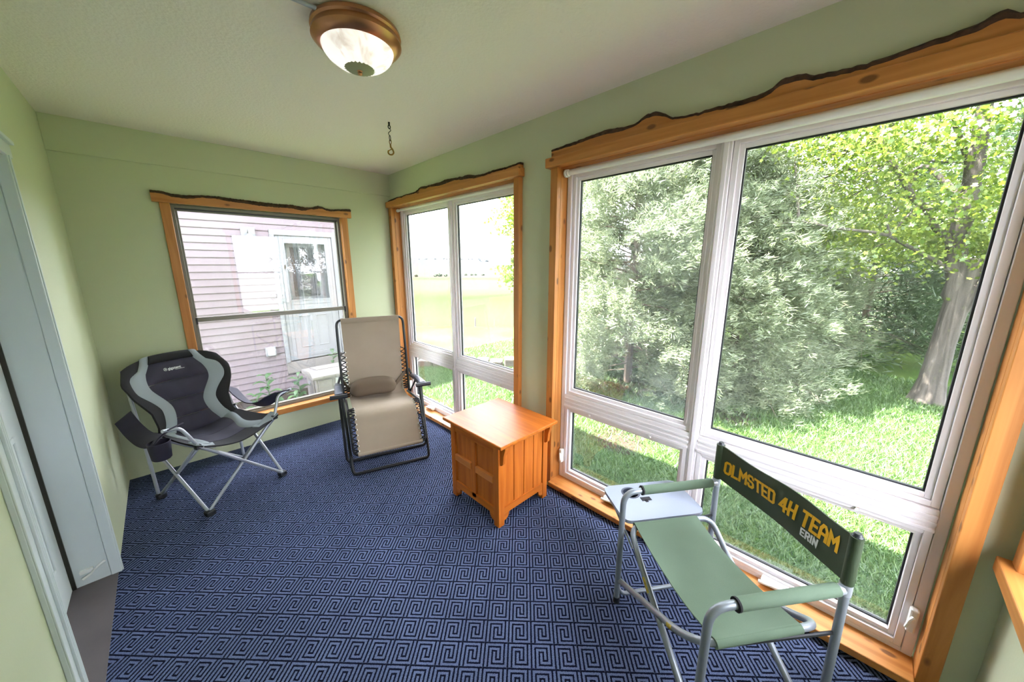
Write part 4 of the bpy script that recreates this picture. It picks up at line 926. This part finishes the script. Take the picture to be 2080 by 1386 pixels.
def maple():
    x, y = 6.12, -4.36; rn = np.random.default_rng(5); t = thing('maple_tree', 'broad maple with grey forked trunk and bright yellow green leaves', 'tree', (x, y, GZ))
    tr = MB(); R = lambda *p: [np.array(q, float)+np.array((x, y, GZ)) for q in p]
    tr.tube([*R((0, 0, -.05), (0, 0, .10), (.0, -.01, .35), (.01, -.02, .9), (.03, -.06, 1.7), (.03, -.06, 2.1))], [.24, .185, .145, .124, .128, .14], 20)
    trunk = obj('trunk', tr, 'maplebark', t, smooth=True)
    limbs = [([(.02, -.02, 1.5), (0, .02, 1.9), (-.05, .10, 2.7), (-.05, .12, 3.8), (.1, .25, 5.6), (.1, .3, 7.2)], [.22, .235, .20, .16, .10, .03]),
             ([(.02, -.02, 1.25), (.02, -.16, 1.6), (.02, -.48, 2.3), (.10, -.85, 3.1), (.25, -1.5, 4.6), (.3, -2.0, 6.3)], [.20, .21, .19, .155, .10, .03]),
             ([(-.05, .12, 2.3), (-.35, .65, 3.0), (-.6, 1.1, 3.9), (-.8, 1.5, 5.2)], [.10, .085, .06, .02]),
             ([(-.12, .10, 1.95), (-.6, .55, 2.25), (-1.3, 1.2, 2.5), (-2.0, 1.9, 2.6)], [.075, .05, .035, .012]),
             ([(0, .1, 3.0), (-.8, .4, 3.7), (-1.7, .9, 4.2), (-2.4, 1.5, 4.4)], [.075, .055, .035, .012]),
             ([(.05, -.7, 2.7), (-.6, -1.2, 3.2), (-1.4, -1.4, 3.5), (-2.2, -1.3, 3.6)], [.075, .055, .035, .012]),
             ([(.1, .1, 2.9), (.9, .6, 3.6), (1.7, 1.1, 4.3)], [.09, .06, .02]), ([(.15, -1.0, 3.3), (1.0, -1.5, 4.0), (1.9, -1.8, 4.8)], [.09, .06, .02]),
             ([(0, .2, 4.2), (-.9, -.2, 5.0), (-1.5, -.4, 5.6)], [.07, .05, .02])]
    ends = []
    for pts, rad in limbs:
        P = [catmull(pts, q) for q in np.linspace(0, 1, 14)]; rr = np.interp(np.linspace(0, 1, 14), np.linspace(0, 1, len(rad)), rad)*.47
        P = [p+rn.normal(0, .02, 3) for p in P]
        obj('limb', MB().tube(R(*P), list(rr), 10), 'maplebark', t, smooth=True)
        for p in P[5:]: ends.append(p)
    C = []
    tw = MB(); ends = np.array(ends); made = 0
    while made < 260:
        d = rn.normal(0, 1, 3); d /= np.linalg.norm(d); rr = rn.uniform(.55, 1.0)**.6; p = np.array((.25, .35, 4.45))+d*np.array((2.1, 3.9, 2.7))*rr
        if p[2] < 1.75 and np.hypot(p[0], p[1]) < 1.0 or p[2] < 1.35: continue
        if p[0] < -2.0 and p[2] < 1.8: continue
        e = ends[np.argmin(np.linalg.norm(ends-p, axis=1))]; mid = (e+p)/2+rn.normal(0, .08, 3)+np.array((0, 0, .10))
        tw.tube(R(e, mid, p), [.018, .011, .004], 5, caps=False); made += 1
        m = 560; q = p+rn.normal(0, 1, (m, 3))*np.array((.40, .40, .15)); C.append(q)
        m = 45; q = e+(p-e)*rn.random((m, 1))+rn.normal(0, .16, (m, 3)); C.append(q)
    o = obj('twigs', tw, 'maplebark', t, smooth=True); o['kind'] = 'stuff'
    C = np.concatenate(C)+np.array((x, y, GZ)); V, k, r = leaf_cloud(C, .056, rn)
    f = np_mesh('leaves', V, k, 'mapleleaf', r, t, (x, y, GZ)); f['kind'] = 'stuff'
maple()
def young_tree():
    ang = np.array((.738, .675)); x, y = np.array((CAM.x, CAM.y))+ang*11.6; rn = np.random.default_rng(8); gz = float(ground_z(np.array(x), np.array(y)))
    t = thing('young_tree', 'light green young tree at the right edge of the corner window', 'tree', (x, y, gz)); H = 5.4
    tr = MB(); tr.tube([(x, y, gz-.05), (x+.03, y, gz+2), (x-.02, y+.03, gz+H*.95)], [.085, .06, .01], 10); obj('trunk', tr, 'maplebark', t, smooth=True)
    br = MB(); C = []
    for i in range(80):
        h = .27+.72*(i+.5)/80; az = i*2.4; Rr = 1.30*math.sin(min(1, (1-h)*2.0+.12)*PI/2)*rn.uniform(.65, 1.1); p0 = np.array((x, y, gz+H*h*.93)); dv = np.array((math.cos(az), math.sin(az), .35))
        br.tube([p0, p0+dv*Rr*.5, p0+dv*Rr], [.014, .009, .003], 5, caps=False)
        m = 150; q = p0+dv*Rr*rn.uniform(.3, 1.02, (m, 1))+rn.normal(0, .13, (m, 3)); C.append(q)
    o = obj('branches', br, 'maplebark', t, smooth=True); o['kind'] = 'stuff'
    V, k, r = leaf_cloud(np.concatenate(C), .10, rn); f = np_mesh('leaves', V, k, 'mapleleaf', r, t, (x, y, gz)); f['kind'] = 'stuff'
young_tree()
BUSH = ['leftmost', 'second from the left', 'tallest', 'fourth from the left', 'fifth from the left', 'sixth from the left', 'seventh from the left', 'rightmost']
def distant():
    rn = np.random.default_rng(4)
    for i, (u, v, d, h) in enumerate([(845, 552, 300, 3.0), (884, 551, 300, 3.4), (893, 551, 300, 4.6), (905, 551, 300, 3.2), (946, 549, 320, 2.8), (958, 549, 320, 2.6), (966, 549, 320, 2.4), (981, 548, 320, 3.0)]):
        r = rt*((u-1040)/F_PX)+up*(-(v-693)/F_PX)+fw; k = d/math.hypot(r.x, r.y); x, y = CAM.x+r.x*k, CAM.y+r.y*k; gz = float(ground_z(np.array(x), np.array(y)))
        h *= .62; t = thing('field_bush', f'{BUSH[i]} of the tiny dark bushes on the far field edge', 'bush', (x, y, gz), 0, 'bushes along the distant field edge')
        q = rn.normal(0, 1, (500, 3)); q /= np.linalg.norm(q, axis=1)[:, None]; q = q*np.array((h*.75, h*.75, h*.5))*rn.uniform(.5, 1, (500, 1))+np.array((x, y, gz+h*.5)); V, kk, rr = leaf_cloud(q, .7, rn)
        f = np_mesh('foliage', V, kk, 'hazeleaf3', rr, t, (x, y, gz)); f['kind'] = 'stuff'
        obj('stem', MB().tube([(x, y, gz-.3), (x, y, gz+h*.5)], [.2, .1], 6), 'twig', t)
    # woodland strip on the ridge
    for j, (u0, u1, d, h, lab) in enumerate([(830, 925, 1150, 10, 'hazy blue woodland along the left part of the horizon'), (935, 1045, 1150, 8, 'hazy blue woodland along the right part of the horizon'), (974, 1002, 800, 9, 'darker clump of trees on the horizon beside the young tree')]):
        C = []
        for k in range(1300 if j < 2 else 500):
            u = rn.uniform(u0, u1); r = rt*((u-1040)/F_PX)+up*(160/F_PX)+fw; kk = (d+rn.uniform(-25, 25))/math.hypot(r.x, r.y); x, y = CAM.x+r.x*kk, CAM.y+r.y*kk
            C.append((x, y, float(ground_z(np.array(x), np.array(y)))+rn.uniform(0, h)*(.7+.3*math.sin(u*.35))))
        V, kk, rr = leaf_cloud(np.array(C), 6.0, rn); o = np_mesh('distant_woodland', V, kk, 'hazeleaf' if j < 2 else 'hazeleaf2', rr); tag(o, lab, 'trees', kind='stuff')
    for i, (u, v, d, h, lab) in enumerate([(965, 635, 46, 1.25, 'dark fence post standing right of the centre bar of the corner window'), (868, 628, 52, 1.1, 'thin fence post low in the left pane of the corner window'), (1004, 632, 48, 1.0, 'thin fence post beside the young tree'), (873, 572, 130, 8.0, 'tall thin utility pole on the field')]):
        r = rt*((u-1040)/F_PX)+up*(-(v-693)/F_PX)+fw; k = d/math.hypot(r.x, r.y); x, y = CAM.x+r.x*k, CAM.y+r.y*k; gz = float(ground_z(np.array(x), np.array(y))); w = .10 if i == 0 else .05
        mb = MB(); mb.tube([(x, y, gz-.2), (x, y, gz+h)], [w, w*.8], 8); n = 'utility_pole' if i == 3 else 'fence_post'
        tag(obj(n, mb, 'post'), lab, 'pole' if i == 3 else 'post')
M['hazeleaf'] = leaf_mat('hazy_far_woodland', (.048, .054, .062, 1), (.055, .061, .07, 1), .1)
M['hazeleaf3'] = leaf_mat('field_bush_leaves', (.03, .042, .026, 1), (.045, .058, .036, 1), .1)
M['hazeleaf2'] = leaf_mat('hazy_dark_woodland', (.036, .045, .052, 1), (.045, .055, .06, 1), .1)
distant()
def edging():
    rn = np.random.default_rng(2); A = np.array((1.55, 2.95)); B = np.array((3.35, 1.05)); n = 9
    names = ['leftmost stone block of the garden edging beyond the corner window', 'second stone block of the garden edging', 'third stone block of the garden edging', 'fourth stone block of the garden edging', 'middle stone block of the garden edging', 'sixth stone block of the garden edging', 'seventh stone block of the garden edging', 'eighth stone block of the garden edging', 'rightmost stone block of the garden edging, nearest the young tree']
    d = (B-A)/n; ang = math.atan2(d[1], d[0]); L = np.linalg.norm(d)
    for i in range(n):
        c = A+d*(i+.5); l, w, h = L*.92, rn.uniform(.22, .30), rn.uniform(.13, .19); mb = MB()
        T = lambda a, b, z, c=c: (c[0]+a*math.cos(ang)-b*math.sin(ang), c[1]+a*math.sin(ang)+b*math.cos(ang), z)
        x0, x1 = -l/2, l/2; j = rn.uniform(-.015, .015, 8)
        mb.box((x0+j[0], -w/2+j[1], GZ-.05), (x1+j[2], w/2+j[3], GZ+h), T)
        tag(obj('edging_stone', mb, 'stone', bevel=.02), names[i], 'stone', 'stone blocks edging the lawn')
edging()

# ------------------------------------------------------------------ house wing outside the far window
def house():
    Y = 2.9; z0, E = GZ-.02, .0982; x0, x1 = -3.6, .78
    t = thing('house_wing', 'mauve sided house wing with a white door outside the far window', 'house', (-1.4, Y, GZ))
    O = lambda n, mb, m, par=None, **k: obj(n, mb, m, par or t, **k)
    O('wall_core', MB().box((x0, Y+.02, z0), (-.45, Y+3.2, 2.75)).box((.35, Y+.02, z0), (x1, Y+3.2, 2.75)).box((-.45, Y+.30, z0), (.35, Y+3.2, 2.75)), 'siding')
    O('soffit', MB().box((x0-.2, Y-.30, 2.75), (x1+.3, Y+3.4, 2.88)), 'out_white')
    z = 2.117-.0982*27
    def board(a, b, z):
        mb = MB(); prof = [(.016, 0), (.018, .004), (.004, E), (-.01, E), (-.01, 0)]
        mb.prism(prof, a, b, lambda d, h, x: (x, Y-d+.006, z+h)); O('siding_board', mb, 'siding')
    k = 0
    while z < 2.70:
        if z+E > -.20 and z < 2.0: board(x0, -.517, z); board(.412, x1, z)
        else: board(x0, x1, z)
        z += E
    tr = MB(); T = TF
    tr.box((-.517, -.205, Y-.03), (-.452, 2.043, Y+.03)) if False else None
    f = lambda a, b, c: (a, Y+c, b)
    tr = MB(); tr.box((-.517, -.02, -.03), (-.455, 1.965, .02), f); tr.box((.355, -.02, -.03), (.412, 1.965, .02), f); tr.box((-.517, 1.965, -.03), (.412, 2.043, .02), f)
    tr.box((-.50, -.02, -.036), (-.470, 1.965, -.028), f); dtrim = O('door_trim', tr, 'out_white', bevel=.004)
    O('skirt_board', MB().box((-.517, -.204, -.022), (.412, -.02, .02), f), 'deckbox', bevel=.003)
    # storm door with glass, inner door behind
    sd_ = MB(); frame_boxes(sd_, f, -.450, .350, .0, 1.962, .045, -.012, .012); frame_boxes(sd_, f, -.405, .305, .045, 1.917, .055, -.016, .010)
    sd_.box((-.35, .90, -.014), (.25, .965, .010), f); sd_.box((-.35, .10, -.010), (.25, .90, .006), f)
    st = O('storm_door', sd_, 'out_white', bevel=.004)
    for a, b in ((-.27, -.09), (-.01, .17)):
        fr = MB(); frame_boxes(fr, f, a, b, .20, .72, .014, -.018, -.008); O('door_panel', fr, 'out_white', st, bevel=.003)
    O('glass_pane', MB().box((-.345, .97, -.006), (.245, 1.86, -.002), f), 'glass_door', st)
    O('glass_bead', frame_boxes(MB(), f, -.352, .252, .962, 1.868, .016, -.02, -.01), 'out_white', st)
    O('door_handle', MB().tube([f(-.385, 1.10, -.02), f(-.385, 1.10, -.06), f(-.385, .98, -.06), f(-.385, .98, -.02)], .010, 8).box((-.40, .95, -.02), (-.37, 1.14, -.012), f), 'steel', st, smooth=True, label='silver lever handle on the storm door')
    O('door_latch', MB().box((-.372, 1.46, -.02), (-.352, 1.52, -.012), f), 'darkmetal', st)
    inn = MB(); inn.box((-.44, .0, .12), (.34, 1.95, .16), f); idr = O('inner_door', inn, 'out_white')
    w = MB(); w.box((-.24, 1.02, .112), (.14, 1.80, .121), f); O('inner_window', w, 'dark_in', idr)
    O('roof', MB().prism([(-.35, 2.88), (3.5, 2.88), (1.6, 3.9)], x0-.25, x1+.35, lambda d, h, x: (x, Y+d, h)), 'out_grey')
M['glass_door'] = glass_mat('storm_door_glass', 2.0, 0)
house()
def on_siding():
    Y = 2.888; f = lambda a, b, c: (a, Y-c, b)
    t = thing('outdoor_wall_lamp', 'white wall lamp on a square plate left of the outside door', 'lamp', (-.775, Y, 1.83))
    obj('mounting_plate', MB().box((-.86, 1.90, 0), (-.685, 2.06, .035), f), 'out_white', t, bevel=.012)
    obj('lamp_arm', MB().tube(fillet([f(-.775, 1.98, .03), f(-.775, 2.03, .12), f(-.775, 1.95, .14)], .05), .012, 8), 'out_white', t, smooth=True)
    obj('lamp_shade', MB().lathe([(.018, 1.96), (.045, 1.93), (.075, 1.86), (.078, 1.85), (.07, 1.85), (.04, 1.92)], (-.775, Y-.14, 0), 20), 'out_white', t, smooth=True)
    obj('lamp_bowl', MB().lathe([(.066, 1.86), (.064, 1.80), (.04, 1.75), (.001, 1.74)], (-.775, Y-.14, 0), 20), 'out_white', t, smooth=True)
    t = thing('vent_hood', 'small white vent hood on the mauve siding left of the door', 'vent', (-.705, Y, .14))
    obj('flange', MB().box((-.775, .125, 0), (-.635, .275, .02), f), 'out_white', t, bevel=.02)
    hd = MB(); hd.prism([(0, .262), (.075, .245), (.085, .16), (.06, .138), (0, .138)], -.765, -.645, lambda d, h, x: (x, Y-d, h)); obj('hood', hd, 'out_white', t, bevel=.015)
    obj('flap', MB().box((-.75, .15, .078), (-.66, .225, .088), f), 'out_grey', t, bevel=.006)
on_siding()
def deck_box():
    t = thing('deck_box', 'pale resin storage box standing on the ground below the outside door', 'box', (.05, 2.05, GZ)); x0, x1, y0, y1 = -.44, .56, 1.78, 2.30
    O = lambda n, mb, m, **k: obj(n, mb, m, t, **k)
    O('body', MB().box((x0+.03, y0+.03, GZ), (x1-.03, y1-.03, -.06)), 'deckbox', bevel=.01)
    lid = MB(); lid.prism([(y0-.02, -.075), (y1+.02, -.075), (y1+.02, -.02), (y0+.10, .035), (y0-.02, -.03)], x0-.02, x1+.02, lambda y, h, x: (x, y, h)); O('lid', lid, 'deckbox', bevel=.012)
    O('lid_panel', MB().prism([(y0+.12, .032), (y1-.02, -.012), (y1-.02, -.004), (y0+.12, .041)], x0+.08, x1-.08, lambda y, h, x: (x, y, h)), 'deckbox', bevel=.004)
    for k in range(4):
        a = x0+.06+k*.23; fr = MB(); fr.box((a, y0+.012, GZ+.05), (a+.19, y0+.031, -.10)); O('front_panel', fr, 'deckbox' if k < 1 else 'out_grey', bevel=.008)
    O('end_panel', MB().box((x0+.012, y0+.10, GZ+.06), (x0+.031, y1-.10, -.11)), 'deckbox', bevel=.008)
    O('handle', MB().box((x0-.002, y0+.20, -.19), (x0+.02, y1-.22, -.15)), 'out_white', bevel=.008)
deck_box()
def weed(x, y, h, seed, label, n=9, size=.17):
    rn = np.random.default_rng(seed); t = thing('weed', label, 'plant', (x, y, GZ)); st = MB(); top = np.array((rn.normal(0, .03), rn.normal(0, .03), h)); base = np.array((x, y, GZ))
    st.tube([base, base+top*.5+np.array((.01, .01, 0)), base+top], [.008, .006, .003], 6); obj('stem', st, 'weedleaf_plain', t, smooth=True)
    for i in range(n):
        q = .30+.70*(i+1)/n; p = base+top*q; az = i*2.4+rn.normal(0, .3); L = size*(1.15-.35*q)*rn.uniform(.8, 1.2); el = .35+.6*q*rn.uniform(.4, 1)
        dv = np.array((math.cos(az)*math.cos(el), math.sin(az)*math.cos(el), math.sin(el))); sd = np.array((-math.sin(az), math.cos(az), 0.))
        vs = []; fs = []; m = 7
        for k in range(m):
            u = k/(m-1); c = p+dv*L*u-np.array((0, 0, L*.5*u*u)); w = L*.20*math.sin(PI*min(1, u*.96+.04))**.8*(1-.2*u)
            vs += [c+sd*w+np.array((0, 0, w*.35)), c, c-sd*w+np.array((0, 0, w*.35))]
        for k in range(m-1): fs += [(k*3, k*3+1, k*3+4, k*3+3), (k*3+1, k*3+2, k*3+5, k*3+4)]
        o = obj('leaf', MB().add(vs, fs), 'weedleaf', t, smooth=True)
        at = o.data.attributes.new('rnd', 'FLOAT', 'POINT'); at.data.foreach_set('value', [float(rn.random())]*len(vs))
M['weedleaf_plain'] = plain('weed_stem', (.04, .08, .03, 1), .7)
weed(-.98, 1.75, .62, 31, 'tall broad leaved weed against the siding, directly under the vent', 13, .22)
weed(-1.16, 1.62, .40, 32, 'low leafy weed left of the tall one under the far window', 10, .20)
weed(-.86, 1.50, .32, 33, 'low weed right of the tall one, near the glass', 9, .18)
weed(-.60, 1.95, .50, 34, 'leafy weed beside the left end of the pale storage box', 12, .19)
weed(-.70, 1.55, .34, 35, 'small weed in front of the storage box corner', 9, .17)
weed(-1.45, 1.70, .46, 36, 'leafy weed showing beside the camp chair back', 10, .2)
weed(.05, 2.55, .60, 37, 'dark weed rising behind the storage box', 12, .2)

# unseen porch roof, eaves stretched to block sun, and outer skin of the porch
obj('roof', MB().box((-3.2, YB-.9, 2.53), (.75, .95, 2.62)), 'out_white', kind='structure')
obj('foundation', MB().box((-RW-.2, YB-.16, GZ-.1), (.15, .16, -.121)), 'out_grey', kind='structure')
